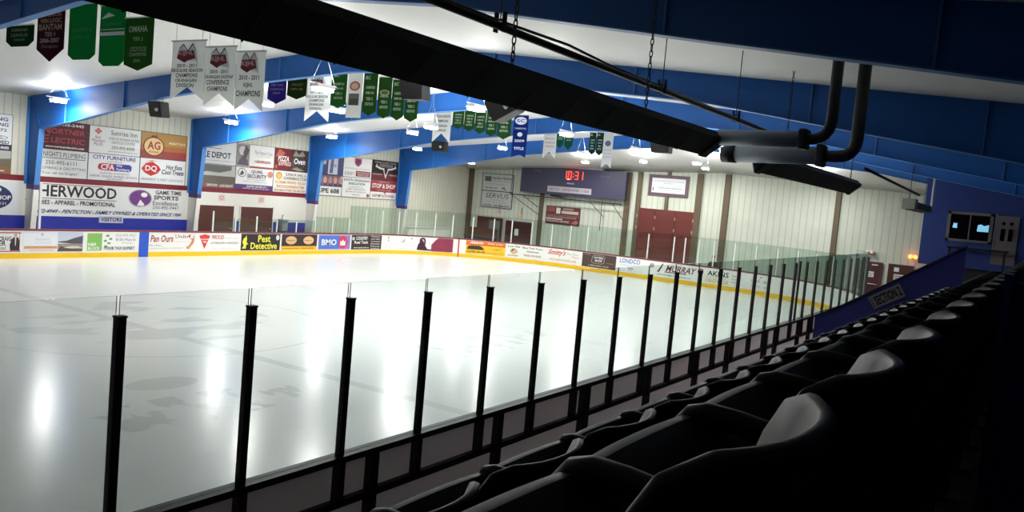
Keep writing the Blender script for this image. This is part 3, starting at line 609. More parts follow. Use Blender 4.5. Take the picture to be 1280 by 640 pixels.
# second bay
lsign('white tile store sign with black capitals, partly behind the third frame', 25.75, 28.13, ZU0, ZU1, (228, 230, 232), [T('TILE DEPOT', .06, .26, .86, .52, BK), T('quality products, installation', .1, .12, .94, .18, GR, False), Rr(.2, .66, .62, .68, NV)])
lsign('white sign with a grey action photo at its left side, above the security sign', 28.16, 30.58, ZU0, ZU1, (232, 232, 230), [Rr(.01, .02, .33, .98, (140, 130, 134)), El(.14, .7, .09, .2, (206, 200, 200)), Po([(.02, .1), (.14, .5), (.28, .3), (.32, .05)], (90, 80, 90)), Po([(.2, .2), (.32, .75), (.22, .95), (.16, .6)], (80, 64, 76)), T('The Nature Trust', .46, .60, .94, .76, (150, 150, 156), False), T('of the valley', .5, .48, .9, .56, (200, 190, 190), False), T('1.250.495.6510', .48, .22, .9, .34, (176, 60, 60)), Rr(.34, 0, 1, .06, (190, 80, 60))])
pz = lsign('dark maroon and black pizza sign with white script', 30.61, 33.0, ZU0, ZU1, (112, 30, 34), [Rr(.48, 0, 1, 1, (62, 50, 48)), T('PIZZA', .10, .42, .42, .66, WH, True, .1), T('EXPRESS', .12, .22, .48, .40, (236, 200, 190), True, .1), El(.7, .42, .18, .34, (110, 96, 84)), El(.7, .42, .165, .31, (62, 50, 48)), T('Oven', .56, .34, .90, .62, WH, True, .1), Po([(.52, .7), (.6, .98), (.7, .8), (.8, .98), (.9, .75), (.75, .7)], (150, 136, 116)), Po([(.02, .6), (.12, .98), (.3, .8), (.22, .68)], (190, 96, 80)), Po([(.5, .1), (.65, .2), (.9, .06), (.7, .02)], (150, 136, 116)), El(.05, .15, .04, .1, (190, 80, 70))])
lsign('grey landscape photo sign with a stormy sky, below the white tile store sign', 25.75, 28.13, ZL0, ZL1, (150, 148, 146), [Rr(0, .52, 1, 1, (190, 190, 188)), Po([(.1, .98), (.2, .7), (.6, .66), (.9, .8), (.9, .98)], (110, 108, 106)), Rr(0, .2, 1, .52, (104, 96, 86)), Rr(0, 0, 1, .2, (128, 92, 84)), T('OSOYOOS', .3, .06, .56, .16, WH), T('LAKE RESORT', .62, .05, .96, .16, (230, 220, 216)), El(.18, .72, .08, .06, (70, 72, 70))])
lsign('white security sign with a round bird emblem and purple lower edge', 28.16, 30.58, ZL0, ZL1, (232, 232, 232), [Rr(0, 0, 1, .24, (92, 50, 120)), El(.16, .76, .11, .2, (70, 70, 76)), El(.16, .76, .095, .17, (232, 232, 232)), Po([(.1, .66), (.16, .88), (.22, .74), (.16, .64)], (80, 78, 84)), T('QUAIL', .40, .74, .72, .92, (90, 50, 80)), T('SECURITY', .30, .54, .82, .72, (90, 50, 80)), El(.92, .76, .07, .15, (206, 130, 116)), T('24 hr mobile patrol', .3, .44, .8, .5, GR, False), T('Alarm Response', .2, .34, .84, .4, (150, 140, 150), False), T('PHONE: 250-485-3311', .3, .12, .84, .2, WH), T('E-MAIL: quailsecurity.com', .2, .03, .9, .1, (226, 210, 230))])
lsign('white gas station sign with orange and yellow text and a shell emblem', 30.61, 33.0, ZL0, ZL1, (232, 230, 222), [El(.16, .76, .09, .17, (206, 120, 60)), El(.16, .74, .07, .13, (236, 190, 90)), T('SUPERIOR SHELL &', .34, .78, .96, .92, (100, 84, 74)), T('CONVENIENCE STORE', .28, .60, .98, .74, (100, 84, 74)), T('ICE CREAM - PROPANE - KEG GAS', .06, .40, .96, .54, (206, 140, 70)), T('SNACKS & CONVENIENCE ITEMS', .1, .20, .92, .34, (206, 140, 70)), T('9402 MAIN STREET 250-495-2424', .04, .04, .96, .14, (180, 110, 60))])
# third bay
Z3 = -.02
lsign('navy and white sign with sideways bottle pictures, upper left past the pizza sign', 33.35, 35.72, ZU0 + Z3, ZU1, (56, 62, 110), [Rr(.5, .05, .82, .95, (206, 210, 220)), Po([(.55, .1), (.6, .9), (.68, .9), (.66, .1)], (90, 96, 150)), Po([(.3, .5), (.36, .9), (.44, .9), (.42, .5)], (190, 196, 210)), T('VODKA', .56, .4, .78, .55, (90, 96, 150))])
lsign('white sign with a red and blue shield over thin capitals', 35.75, 38.15, ZU0 + Z3, ZU1, (232, 230, 230), [Po([(.38, .96), (.38, .72), (.44, .60), (.50, .55), (.56, .60), (.62, .72), (.62, .96)], (176, 50, 62)), Po([(.45, .92), (.45, .72), (.50, .62), (.55, .72), (.55, .92)], (60, 70, 140)), T('INTERIOR SAVINGS', .06, .40, .94, .48, (150, 150, 156), False), T('KIRBY', .06, .10, .38, .26, (120, 116, 116), False), Rr(.44, .06, .96, .34, (120, 40, 46)), T('INSURANCE', .48, .20, .92, .30, (214, 180, 180)), T('SERVICES', .50, .09, .90, .18, (214, 180, 180))])
lsign('black sign with a white longhorn steer skull', 38.18, 40.55, ZU0 + Z3, ZU1, (46, 34, 34), [Rr(0, 0, 1, .34, (96, 32, 36)), T('FIREHOUSE STEAK', .1, .86, .94, .94, (176, 166, 160)), Po([(.18, .84), (.2, .70), (.36, .62), (.46, .62), (.48, .42), (.53, .24), (.58, .42), (.60, .62), (.70, .62), (.86, .70), (.88, .84), (.93, .66), (.74, .54), (.64, .54), (.60, .38), (.53, .08), (.46, .38), (.42, .54), (.32, .54), (.12, .66)], (226, 218, 212)), Rr(.28, .68, .78, .82, (150, 140, 136)), T('BAR AND GRILL', .3, .7, .76, .8, (46, 34, 34)), T('RESTAURANT', .04, .24, .4, .32, (190, 180, 176)), T('STEAKHOUSE', .66, .24, .98, .32, (190, 180, 176))])
lsign('white union local sign with a strip of faces above black numerals', 33.35, 35.72, ZL0 + Z3, ZL1, (232, 230, 228), [Rr(.1, .44, .96, 1, (130, 96, 110))] + [El(.26 + .17 * k, .76, .06, .17, (206, 160, 146) if k % 2 else (190, 140, 130)) for k in range(5)] + [Po([(.2 + .17 * k, .46), (.22 + .17 * k, .6), (.32 + .17 * k, .6), (.34 + .17 * k, .46)], (70, 60, 90)) for k in range(5)] + [T('CUPE 608', .08, .12, .92, .36, (40, 38, 42))])
lsign('white insulation company sign with bold black capitals', 35.75, 38.15, ZL0 + Z3, ZL1, (232, 232, 230), [T('SOUTH OKANAGAN', .04, .80, .96, .93, (46, 44, 46)), T('INSULATION', .22, .62, .80, .75, (46, 44, 46)), T('Roof & Wall Foam', .26, .48, .74, .56, GR, False), T('SPRAY FOAM SERVICES', .18, .36, .82, .44, (100, 100, 100), False), T('Blown-in Insulation', .14, .24, .86, .32, GR, False), T('250-498-1234', .36, .08, .62, .16, GR, False), Rr(.88, .04, .97, .2, (150, 60, 60))])
lsign('maroon and white gas station sign at the far end of the lower sign row', 38.18, 40.55, ZL0 + Z3, ZL1, (146, 50, 56), [T('CHEVRON', .3, .86, .7, .93, (210, 150, 150)), T('STOP & SHOP', .05, .56, .95, .80, WH), T('OSOYOOS - OLIVER', .25, .42, .8, .5, (210, 150, 150)), Rr(0, 0, 1, .36, (232, 228, 226)), T('GASPUMP AUTO-WASH', .06, .08, .92, .24, (90, 50, 50)), Po([(.5, .36), (.6, .36), (.55, .26)], (176, 50, 50))])
# doors in the left wall
for i, (x0, x1) in enumerate(((26.1, 28.18), (28.62, 30.72))):
    d = BX('door_%d' % (i + 1), (x0, YL - .06, -.03), (x1, YL - .028, 2.15), M_BROWN); tag(d, kind='structure')
    BX('door_handle', (x1 - .2, YL - .12, .98), (x1 - .14, YL - .06, 1.06), M_TUBE, d)
    for nm, a, b in (('door_frame', (x0 - .06, YL - .07, -.03), (x0, YL - .028, 2.21)), ('door_frame', (x1, YL - .07, -.03), (x1 + .06, YL - .028, 2.21))): BX(nm, a, b, M_WHITEP, d)
for x0, lab in ((27.2, 'faint pink logo print on the white wall above the left brown door'), (29.7, 'faint pink logo print on the white wall above the right brown door')):
    wall_sign('wall_logo', lab, 'sign', (x0, YL - .03, 2.38), UL, NL, .42, .34, (226, 206, 200), [El(.5, .5, .3, .34, (206, 150, 146)), El(.5, .5, .16, .2, (228, 200, 196))], 'faint logos above the brown doors', .006)
ft = empty('drinking_fountain', 'grey wall-mounted fixture beside the right brown door', 'fixture', (31.35, YL - .2, 0))
BX('cabinet', (31.15, YL - .36, .95), (31.55, YL - .03, 1.5), mat('grey_enamel', (150, 154, 158), .4), ft, .02)
BX('basin', (31.12, YL - .46, 1.5), (31.58, YL - .03, 1.58), M_TUBE, ft, .02)
TUBE('spout', [(31.35, YL - .12, 1.58), (31.35, YL - .12, 1.78), (31.35, YL - .2, 1.82)], .03, M_TUBE, ft)

# ================================================================== end wall
NE = (-1, 0, 0); UE = (0, -1, 0); XS = XW - .02
def esign(label, y0, y1, z0, z1, bg, items, frame=None, group=None, cat='sign', x=XS, th=.03, name='wall_sign'):
    """y0 = left edge (larger y)"""
    return wall_sign(name, label, cat, (x, y0, z0), UE, NE, y0 - y1, z1 - z0, bg, items, group, th, frame)
esign('upper grey-white sign with small print, left of the scoreboard', 27.75, 25.25, 4.16, 5.30, (196, 202, 196), [Rr(.06, .55, .28, .85, (96, 96, 98)), T('Larmar Homes', .32, .70, .95, .86, (80, 82, 84)), T('construction & renovation', .3, .56, .94, .64, (120, 122, 122), False), T('Custom homes', .1, .36, .7, .44, (130, 132, 130), False), T('PL', .66, .08, .80, .24, BK), T('250-495-6121', .08, .1, .5, .22, (90, 92, 94))], (.04, (60, 62, 66)))
esign('lower grey-white sign with large stretched capitals, left of the scoreboard', 27.75, 25.25, 3.02, 4.10, (196, 202, 196), [T('SERVUS', .12, .58, .88, .90, (66, 68, 72), False, .1), T('Body Products', .3, .40, .76, .5, (130, 132, 132), False), T('hair and nail studio', .2, .26, .8, .34, (140, 142, 142), False), T('OLIVER - 250-498-3370', .05, .04, .95, .16, (60, 62, 64))], (.04, (60, 62, 66)))
esign('dark maroon sponsor sign with white blocks hung below the scoreboard', 22.42, 19.85, 2.32, 3.5, (92, 42, 42), [Rr(.04, .68, .26, .94, (140, 70, 64)), Rr(.30, .60, .42, .92, (220, 214, 206)), Rr(.46, .62, .95, .78, (196, 186, 176)), Rr(.5, .84, .8, .92, (170, 150, 140)), Rr(.02, .50, .98, .53, (160, 100, 96)), T('OSOYOOS HOME HARDWARE', .04, .36, .9, .46, (180, 140, 136)), Rr(.02, .26, .5, .32, (214, 206, 198)), T('BUILDING CENTRE', .04, .12, .7, .22, (206, 196, 188)), Po([(.75, .1), (.9, .3), (.97, .2), (.9, .04)], (170, 100, 90))])
# scoreboard
sb = empty('scoreboard', 'wide dark scoreboard with a red clock reading, on the end wall', 'scoreboard', (XW, 20.5, 4.3))
BX('cabinet', (XW - .5, 16.6, 4.26), (XW - .18, 24.35, 6.02), M_SCORE, sb)
M_LED = mat('red_led', (255, 60, 30), .5, emit=(255, 70, 40), es=2.2)
M_LEDW = mat('white_led', (255, 210, 220), .5, emit=(255, 190, 200), es=1.6)
def seg_digits(txt, y_left, z, h, w, gap):
    SEG = {'0': 'abcdef', '1': 'bc', '3': 'abcdg'}
    bm = bmesh.new(); y = y_left; t = h * .10; xx = XW - .505
    def q(ya, yb, za, zb): box(bm, (xx - .012, yb, za), (xx + .002, ya, zb))
    for ch in txt:
        if ch == ':':
            for zz in (.28, .66): q(y, y - t, z + h * zz, z + h * zz + t)
            y -= t + gap; continue
        for s_ in SEG[ch]:
            if s_ == 'a': q(y, y - w, z + h - t, z + h)
            if s_ == 'd': q(y, y - w, z, z + t)
            if s_ == 'g': q(y, y - w, z + h / 2 - t / 2, z + h / 2 + t / 2)
            if s_ == 'f': q(y, y - t, z + h / 2, z + h)
            if s_ == 'e': q(y, y - t, z, z + h / 2)
            if s_ == 'b': q(y - w + t, y - w, z + h / 2, z + h)
            if s_ == 'c': q(y - w + t, y - w, z, z + h / 2)
        y -= w + gap
    return bm
obj('clock_digits', seg_digits('10:31', 21.1, 5.32, .52, .25, .10), M_LED, sb)
SBM = lambda u, v, d: Vector((XW - .50 - d, 24.35 - u * 7.75, 4.26 + v * 1.76))
prints(sb, SBM, [T('HOME', .12, .80, .2, .87, (96, 94, 120)), T('PERIOD', .46, .42, .53, .47, (210, 190, 210)), T('VISITOR', .76, .74, .86, .81, (96, 94, 120))])
BX('period_led', (XW - .52, 20.62, 5.28), (XW - .5, 20.8, 5.32), M_LEDW, sb)
bm = bmesh.new(); box(bm, (XW - .54, 18.95, 4.42), (XW - .505, 22.2, 4.80)); lp = obj('sponsor_strip', bm, mat('strip_print', (176, 170, 178), .5), sb)
prints(lp, lambda u, v, d: Vector((XW - .54 - d, 22.2 - u * 3.25, 4.42 + v * .38)), [T('OSOYOOS', .04, .3, .28, .7, (110, 100, 110)), T('COYOTES HOCKEY', .34, .3, .74, .7, (80, 74, 84)), T('1-250', .8, .3, .95, .7, (110, 100, 110))])
lt = bmesh.new(); box(lt, (XW - .5, 18.3, 6.03), (XW - .2, 21.9, 6.14)); obj('header_strip', lt, mat('strip_header', (150, 140, 146), .5), sb)
prints(sb, lambda u, v, d: Vector((XW - .5 - d, 21.6 - u * 2.4, 6.04 + v * .1)), [T('OSOYOOS', .2, .1, .8, .9, (220, 90, 80))])
# steel truss rail under the scoreboard
tr = empty('scoreboard_bracket', 'thin dark steel bracket with diagonal braces under the scoreboard', 'bracket', (XW, 21, 4))
TUBE('rail', [(XW - .55, 25.1, 4.04), (XW - .55, 16.7, 4.0)], .035, M_PIPE, tr, 6)
for nm, a, b in (('brace', (25.05, 4.02), (22.95, 2.85)), ('brace', (24.1, 4.02), (23.0, 3.3)), ('brace', (19.0, 4.0), (18.1, 3.1)), ('brace', (17.4, 4.0), (16.7, 3.0)), ('hanger', (25.1, 4.04), (25.05, 5.9)), ('hanger', (18.15, 4.3), (18.15, 2.2))):
    TUBE(nm, [(XW - (.5 if nm == 'brace' else .45), a[0], a[1]), (XW - (.2 if nm == 'brace' else .45), b[0], b[1])], .022, M_PIPE, tr, 6)
TUBE('speaker_bar', [(XW - .5, 21.9, 4.2), (XW - .5, 20.9, 4.16)], .09, M_PIPE, tr, 8)
# big overhead door
od = BX('door_3', (XW - .1, 12.05, -.03), (XW - .02, 15.95, 3.9), M_RUST); tag(od, kind='structure')
bm = bmesh.new()
for z in (.65, 1.3, 1.95, 2.6, 3.25): box(bm, (XW - .115, 12.05, z - .012), (XW - .1, 15.95, z + .012))
for y in (13.35, 14.65): box(bm, (XW - .125, y - .03, 0), (XW - .1, y + .03, 3.9))
obj('panel_rib', bm, mat('door_rib', (92, 32, 26), .6), od)
bm = bmesh.new()
for y in (13.3, 14.6, 15.8, 12.15):
    for z in (3.3, 2.6): box(bm, (XW - .14, y - .03, z), (XW - .115, y + .03, z + .18))
obj('door_hinge', bm, mat('hinge_grey', (170, 140, 130), .5), od)
fs_ = esign('white notice board in a thick dark red and grey frame above the big red door', 15.05, 12.85, 4.92, 5.82, (228, 230, 236), [T('OSOYOOS SUNBOWL ARENA PROUD SPONSOR', .06, .76, .94, .84, (150, 150, 156), False), T('2010-2011', .36, .62, .62, .70, (150, 150, 156), False), T('Town of Osoyoos', .6, .46, .88, .53, (190, 160, 160), False), T('The Recreation Department', .2, .28, .92, .38, (90, 90, 100)), T('welcomes you to the arena', .24, .14, .86, .22, (120, 120, 126), False), Rr(.04, .12, .07, .36, (90, 90, 110))], (.2, (96, 72, 84)))
# exit doors
def man_door(n, y0, y1, zt, mm):
    d = BX('door_%d' % n, (XW - .09, y1, -.03), (XW - .02, y0, zt), mm); tag(d, kind='structure')
    f = bmesh.new(); t = .07
    for a, b in (((XW - .11, y0, -.03), (XW - .02, y0 + t, zt + t)), ((XW - .11, y1 - t, -.03), (XW - .02, y1, zt + t)), ((XW - .11, y1, zt), (XW - .02, y0, zt + t))): box(f, a, b)
    obj('door_frame', f, mat('frame_maroon', (92, 40, 40), .5), d)
    return d
d4 = man_door(4, 27.85, 25.9, 2.24, M_BROWN)
BX('door_glass', (XW - .1, 26.0, .4), (XW - .09, 26.9, 2.1), mat('dim_glass', (120, 128, 122), .2), d4)
d5 = man_door(5, 25.45, 23.45, 2.15, M_DKMAR)
BX('door_notice', (XW - .1, 24.45, 1.25), (XW - .09, 24.75, 1.7), M_WHITE, d5)
d6 = man_door(6, 2.48, 1.45, 2.08, M_DKMAR)
d7 = man_door(7, 1.02, -.05, 2.08, M_DKMAR)
for d, y0 in ((d6, 2.48), (d7, 1.02)):
    TUBE('push_bar', [(XW - .16, y0 - .1, .98), (XW - .16, y0 - .95, .94)], .03, M_ALU, d, 8)
    nb = BX('door_notice', (XW - .1, y0 - .72, 1.32), (XW - .09, y0 - .24, 1.62), M_WHITE, d)
    prints(nb, lambda u, v, dd, y0=y0: Vector((XW - .1 - dd, y0 - .24 - u * .48, 1.32 + v * .3)), [T('EMERGENCY', .06, .55, .94, .8, (90, 60, 60)), T('EXIT ONLY', .1, .15, .9, .42, (90, 60, 60))])
BX('door_notice', (XW - .1, .55, 1.76), (XW - .09, .8, 1.98), M_WHITE, d7)
BX('door_closer', (XW - .16, 1.6, 1.96), (XW - .09, 1.9, 2.02), M_ALU, d6)
# lamps on the end wall
def wall_lamp(label, y, z, on, c):
    r = empty('wall_lamp', label, 'wall lamp', (XW - .05, y, z))
    BX('lamp_base', (XW - .12, y - .16, z - .08), (XW - .02, y + .16, z + .1), M_LAMPB, r, .015)
    for s_ in (-1, 1):
        bm = bmesh.new(); bmesh.ops.create_uvsphere(bm, u_segments=14, v_segments=8, radius=.11); bmesh.ops.translate(bm, verts=bm.verts, vec=(XW - .2, y + s_ * .12, z))
        for f in bm.faces: f.smooth = True
        obj('lamp_head', bm, c, r)
wall_lamp('glowing orange twin exit lamp on the end wall above the right maroon door', -.05, 2.63, True, mat('orange_glow', (255, 150, 90), .4, emit=(255, 120, 50), es=5))
wall_lamp('pale pink twin emergency lamp above the left maroon exit door', 2.05, 2.62, False, mat('pink_lens', (236, 206, 206), .3))
for y, z, lab in ((26.2, 2.72, 'small pinkish lamp over the left end wall door'), (24.35, 2.62, 'small amber lamp over the dark door left of the bracket post')):
    r = empty('wall_lamp', lab, 'wall lamp', (XW - .05, y, z))
    BX('lamp_base', (XW - .1, y - .1, z - .1), (XW - .02, y + .1, z + .1), mat('lamp_amber' if y < 25 else 'lamp_pink', (226, 180, 120) if y < 25 else (214, 170, 170), .4), r, .01)
    TUBE('conduit', [(XW - .05, y, z + .1), (XW - .05, y, z + .55)], .02, M_POSTB, r, 6)
# benches and boxes behind the far corner glass
bn = empty('scorer_bench', 'dark brown bench box behind the glass of the far left corner', 'bench', (47.5, 26.6, 0))
BX('bench_back', (47.3, 25.6, .7), (47.4, 28.0, 1.55), M_BROWN, bn); BX('bench_seat', (46.8, 25.6, .9), (47.3, 28.0, .98), M_BROWN, bn)
for y in (25.75, 27.85): BX('leg', (46.85, y - .04, -.03), (46.93, y + .04, .9), M_BROWN, bn); BX('leg', (47.3, y - .04, -.03), (47.38, y + .04, .7), M_BROWN, bn)
rl = BX('low_wall', (40.9, 28.0, -.03), (45.2, 28.2, 1.35), M_WHITEP); tag(rl, 'low pale wall behind the far corner glass beside the last column', 'low wall')
BX('wall_cap', (40.85, 27.95, 1.35), (45.25, 28.25, 1.4), M_ALU, rl)
# person behind the end boards
def person(loc):
    root = empty('person', 'person with dark hair peering over the end boards behind the glass', 'person', loc)
    V = [(0, 0, .86), (0, 0, 1.1), (0, 0, 1.3), (0, .0, 1.40), (0, .0, 1.47), (-.01, 0, 1.56), (-.01, 0, 1.66), (0, .19, 1.35), (0, .25, 1.08), (-.08, .24, .86), (0, -.19, 1.35), (0, -.25, 1.08), (-.08, -.24, .86), (0, .1, .82), (0, .1, .46), (.02, .1, .06), (-.1, .1, .03), (0, -.1, .82), (0, -.1, .46), (.02, -.1, .06), (-.1, -.1, .03)]
    Rd = [.15, .15, .15, .08, .06, .085, .075, .06, .045, .035, .06, .045, .035, .085, .06, .045, .04, .085, .06, .045, .04]
    E_ = [(0, 1), (1, 2), (2, 3), (3, 4), (4, 5), (5, 6), (2, 7), (7, 8), (8, 9), (2, 10), (10, 11), (11, 12), (0, 13), (13, 14), (14, 15), (15, 16), (0, 17), (17, 18), (18, 19), (19, 20)]
    for sgn, base in ((1, 9), (-1, 12)):                    # five fingers each
        bx, by, bz = V[base]
        for k, (dx, dy, L_) in enumerate(((-.02, -.03, .07), (-.012, -.012, .085), (0, .0, .09), (.012, .012, .08), (.02, .022, .065))):
            i = len(V); V.append((bx + dx, by + sgn * dy, bz - .07)); V.append((bx + dx - .015, by + sgn * dy, bz - .07 - L_)); Rd += [.012, .009]; E_ += [(base, i), (i, i + 1)]
    me = bpy.data.meshes.new('body'); me.from_pydata([Vector(v) + Vector(loc) for v in V], E_, []); me.materials.append(mat('dark_clothes', (72, 66, 74), .8)); me.materials.append(mat('skin', (190, 146, 128), .6))
    o = bpy.data.objects.new('body', me); COL.objects.link(o)
    sk = o.modifiers.new('skin', 'SKIN'); 
    for i, r in enumerate(Rd): me.skin_vertices[0].data[i].radius = (r, r)
    me.skin_vertices[0].data[0].use_root = True
    o.modifiers.new('sub', 'SUBSURF').levels = 2; o.modifiers['sub'].render_levels = 2
    dg = bpy.context.evaluated_depsgraph_get(); m2 = bpy.data.meshes.new_from_object(o.evaluated_get(dg)); bpy.data.objects.remove(o)
    m2.materials.clear(); m2.materials.append(MATS['dark_clothes']); m2.materials.append(MATS['skin'])
    for p in m2.polygons:
        p.use_smooth = True; c = p.center - Vector(loc); p.material_index = 1 if (c.z > 1.43 and abs(c.y) < .15) or (c.z < .88 and abs(c.y) > .2) else 0
    b = bpy.data.objects.new('body', m2); COL.objects.link(b); b.parent = root; b.matrix_parent_inverse = Matrix.Translation(-root.location)
    bm = bmesh.new(); bmesh.ops.create_uvsphere(bm, u_segments=16, v_segments=10, radius=1)
    bmesh.ops.delete(bm, geom=[v for v in bm.verts if v.co.z < -.1 and v.co.x < .25], context='VERTS')
    for v in bm.verts: v.co = Vector((v.co.x * .105, v.co.y * .09, v.co.z * .11)) + Vector(loc) + Vector((.012, 0, 1.65))
    for f in bm.faces: f.smooth = True
    obj('hair', bm, mat('dark_hair', (24, 18, 18), .6), root)
    bm = bmesh.new()
    for y in (-.034, .034): box(bm, (loc[0] - .106, loc[1] + y - .014, loc[2] + 1.605), (loc[0] - .09, loc[1] + y + .014, loc[2] + 1.622))
    obj('eyes', bm, M_BLACK, root)
    bm = bmesh.new(); box(bm, (loc[0] - .118, loc[1] - .012, loc[2] + 1.56), (loc[0] - .085, loc[1] + .012, loc[2] + 1.6), 0, .006); obj('nose', bm, MATS['skin'], root)
    bm = bmesh.new(); box(bm, (loc[0] - .1, loc[1] - .025, loc[2] + 1.53), (loc[0] - .086, loc[1] + .025, loc[2] + 1.538)); obj('mouth', bm, mat('lips', (120, 60, 56), .6), root)
person((43.85, 9.13, -.03))

# ================================================================== ceiling hung things
def bay_light(i, x, y, z, label, on=True):
    r = empty('pendant_light', label, 'ceiling light', (x, y, z), 'long white lights over the ice')
    bm = bmesh.new(); L = .27
    prism(bm, [(x - L, y - .17, z), (x - L, y - .09, z + .09), (x - L, y + .09, z + .09), (x - L, y + .17, z)], (2 * L, 0, 0)); obj('housing', bm, M_LAMPB, r)
    BX('lens', (x - L + .02, y - .11, z - .075), (x + L - .02, y + .11, z - .002), M_LAMP, r); BX('support_bar', (x - .45, y - .012, z + .085), (x + .45, y + .012, z + .11), M_ALU, r)
    zt = zceil(x, y)
    for dx in (-.4, .4):
        TUBE('cable', [(x + dx, y, z + .09), (x + dx * .2, y, min(z + .75, zt - .05)), (x, y, zt)], .0035, M_TUBE, r, 4)
    ld = bpy.data.lights.new('tube_light', 'AREA'); ld.shape = 'RECTANGLE'; ld.size = .5; ld.size_y = .22; ld.energy = LP; ld.spread = math.radians(176); ld.color = (1, .985, .955)
    lo_ = bpy.data.objects.new('tube_light', ld); COL.objects.link(lo_); lo_.parent = r; lo_.location = (0, 0, -.085)
    ld = bpy.data.lights.new('tube_uplight', 'AREA'); ld.shape = 'RECTANGLE'; ld.size = .6; ld.size_y = .2; ld.energy = LP * .36; ld.color = (.95, .98, 1)   # the open-topped housing spills light on the roof
    lo_ = bpy.data.objects.new('tube_uplight', ld); COL.objects.link(lo_); lo_.parent = r; lo_.location = (0, 0, .13); lo_.rotation_euler = (math.pi, 0, 0)
LP = 135
LIGHTS = [(17.2, 25.6, 6.0, 'glaring against the column of the second frame'), (24.6, 25.05, 6.09, 'above the tile store sign by the left wall'), (31.6, 25.9, 6.15, 'above the pizza sign by the left wall'), (38.0, 25.4, 6.15, 'near the left wall over the steer sign'), (42.4, 24.7, 5.75, 'in the last bay near the left wall'),
    (21.0, 18.6, 6.5, 'left of centre under the second frame row'), (29.6, 18.8, 6.4, 'left of centre behind the third frame'), (37.0, 18.8, 6.4, 'left of centre behind the fourth frame'), (45.2, 18.2, 6.36, 'left of centre close to the end wall'),
    (14.9, 9.4, 6.2, 'in front of the tall trophy banners'), (19.6, 13.6, 6.2, 'just below the banners of the second row'), (24.2, 13.4, 6.2, 'before the third row of banners'), (35.6, 13.3, 6.25, 'over the scoreboard before the last frame'), (45.2, 14.4, 6.6, 'close to the end wall before the notice board'),
    (18.35, 7.2, 6.22, 'right of the black speaker under the second frame'), (18.9, 5.4, 6.25, 'half behind the tilted speaker'), (24.7, 8.0, 6.2, 'above the small green banners'), (30.5, 8.1, 6.2, 'right of the far white banner'), (37.0, 8.0, 6.2, 'right of centre before the last frame'), (45.2, 10.6, 6.42, 'close to the end wall above the notice board'),
    (26.0, 2.9, 6.0, 'above the gap between the two heaters'), (31.2, 2.9, 5.9, 'along the right side in the fourth bay'), (45.2, 4.6, 6.1, 'along the right side close to the end wall')]
for i, (x, y, z, t) in enumerate(LIGHTS): bay_light(i, x, y, z, 'glowing white strip light ' + t)

# speakers
def speaker(label, c, w, h, d, tilt=0, horn=True, ztop=None):
    r = empty('speaker', label, 'speaker', c, 'black speakers under the roof')
    x, y, z = c
    bm = bmesh.new(); pts = [(x - d / 2, y + w / 2, z + h / 2), (x - d / 2, y - w / 2, z + h / 2), (x - d / 2 + .1, y - w / 2 + .03, z - h / 2), (x - d / 2 + .1, y + w / 2 - .03, z - h / 2)]
    prism(bm, pts, (d - .05, 0, 0)); bmesh.ops.bevel(bm, geom=bm.edges[:], offset=.02, segments=2, affect='EDGES')
    if tilt: bmesh.ops.rotate(bm, verts=bm.verts, cent=c, matrix=Matrix.Rotation(tilt, 3, 'X'))
    obj('cabinet', bm, M_BLACK, r)
    if horn:
        bm = bmesh.new(); bmesh.ops.create_cone(bm, cap_ends=True, segments=18, radius1=.07, radius2=.04, depth=.08, matrix=Matrix.Translation((x - d / 2 + .0, y - w * .24, z - .02)) @ Matrix.Rotation(-math.pi / 2, 4, 'Y')); obj('horn', bm, mat('horn_grey', (170, 170, 172), .5), r)
    for s_ in (-.35, .35):
        TUBE('hanger_wire', [(x, y + s_ * w, z + h / 2 - .03), (x, y + s_ * w * .8, ztop)], .008, M_PIPE, r, 4)
speaker('black speaker with a pale horn above the gold apple sign', (17.75, 20.25, 5.84), .70, .52, .42, 0, True, 6.25)
speaker('wide black speaker hanging below the green banners under the heater', (17.75, 8.87, 6.58), .78, .50, .45, 0, False, 7.05)
speaker('tilted black speaker beside the navy banner', (17.75, 5.9, 6.2), .80, .55, .5, -.45, True, 6.85)
speaker('small black speaker below a white banner near the far column', (33.0, 19.85, 6.05), .80, .50, .45, 0, True, 6.32)
speaker('small black speaker right of the far banners near the heater end', (25.4, 4.84, 6.0), .66, .46, .42, 0, False, 6.8)

def cloth(bg):
    n = 'cloth_%d_%d_%d' % bg
    return MATS[n] if n in MATS else translucent(n, bg, .5)
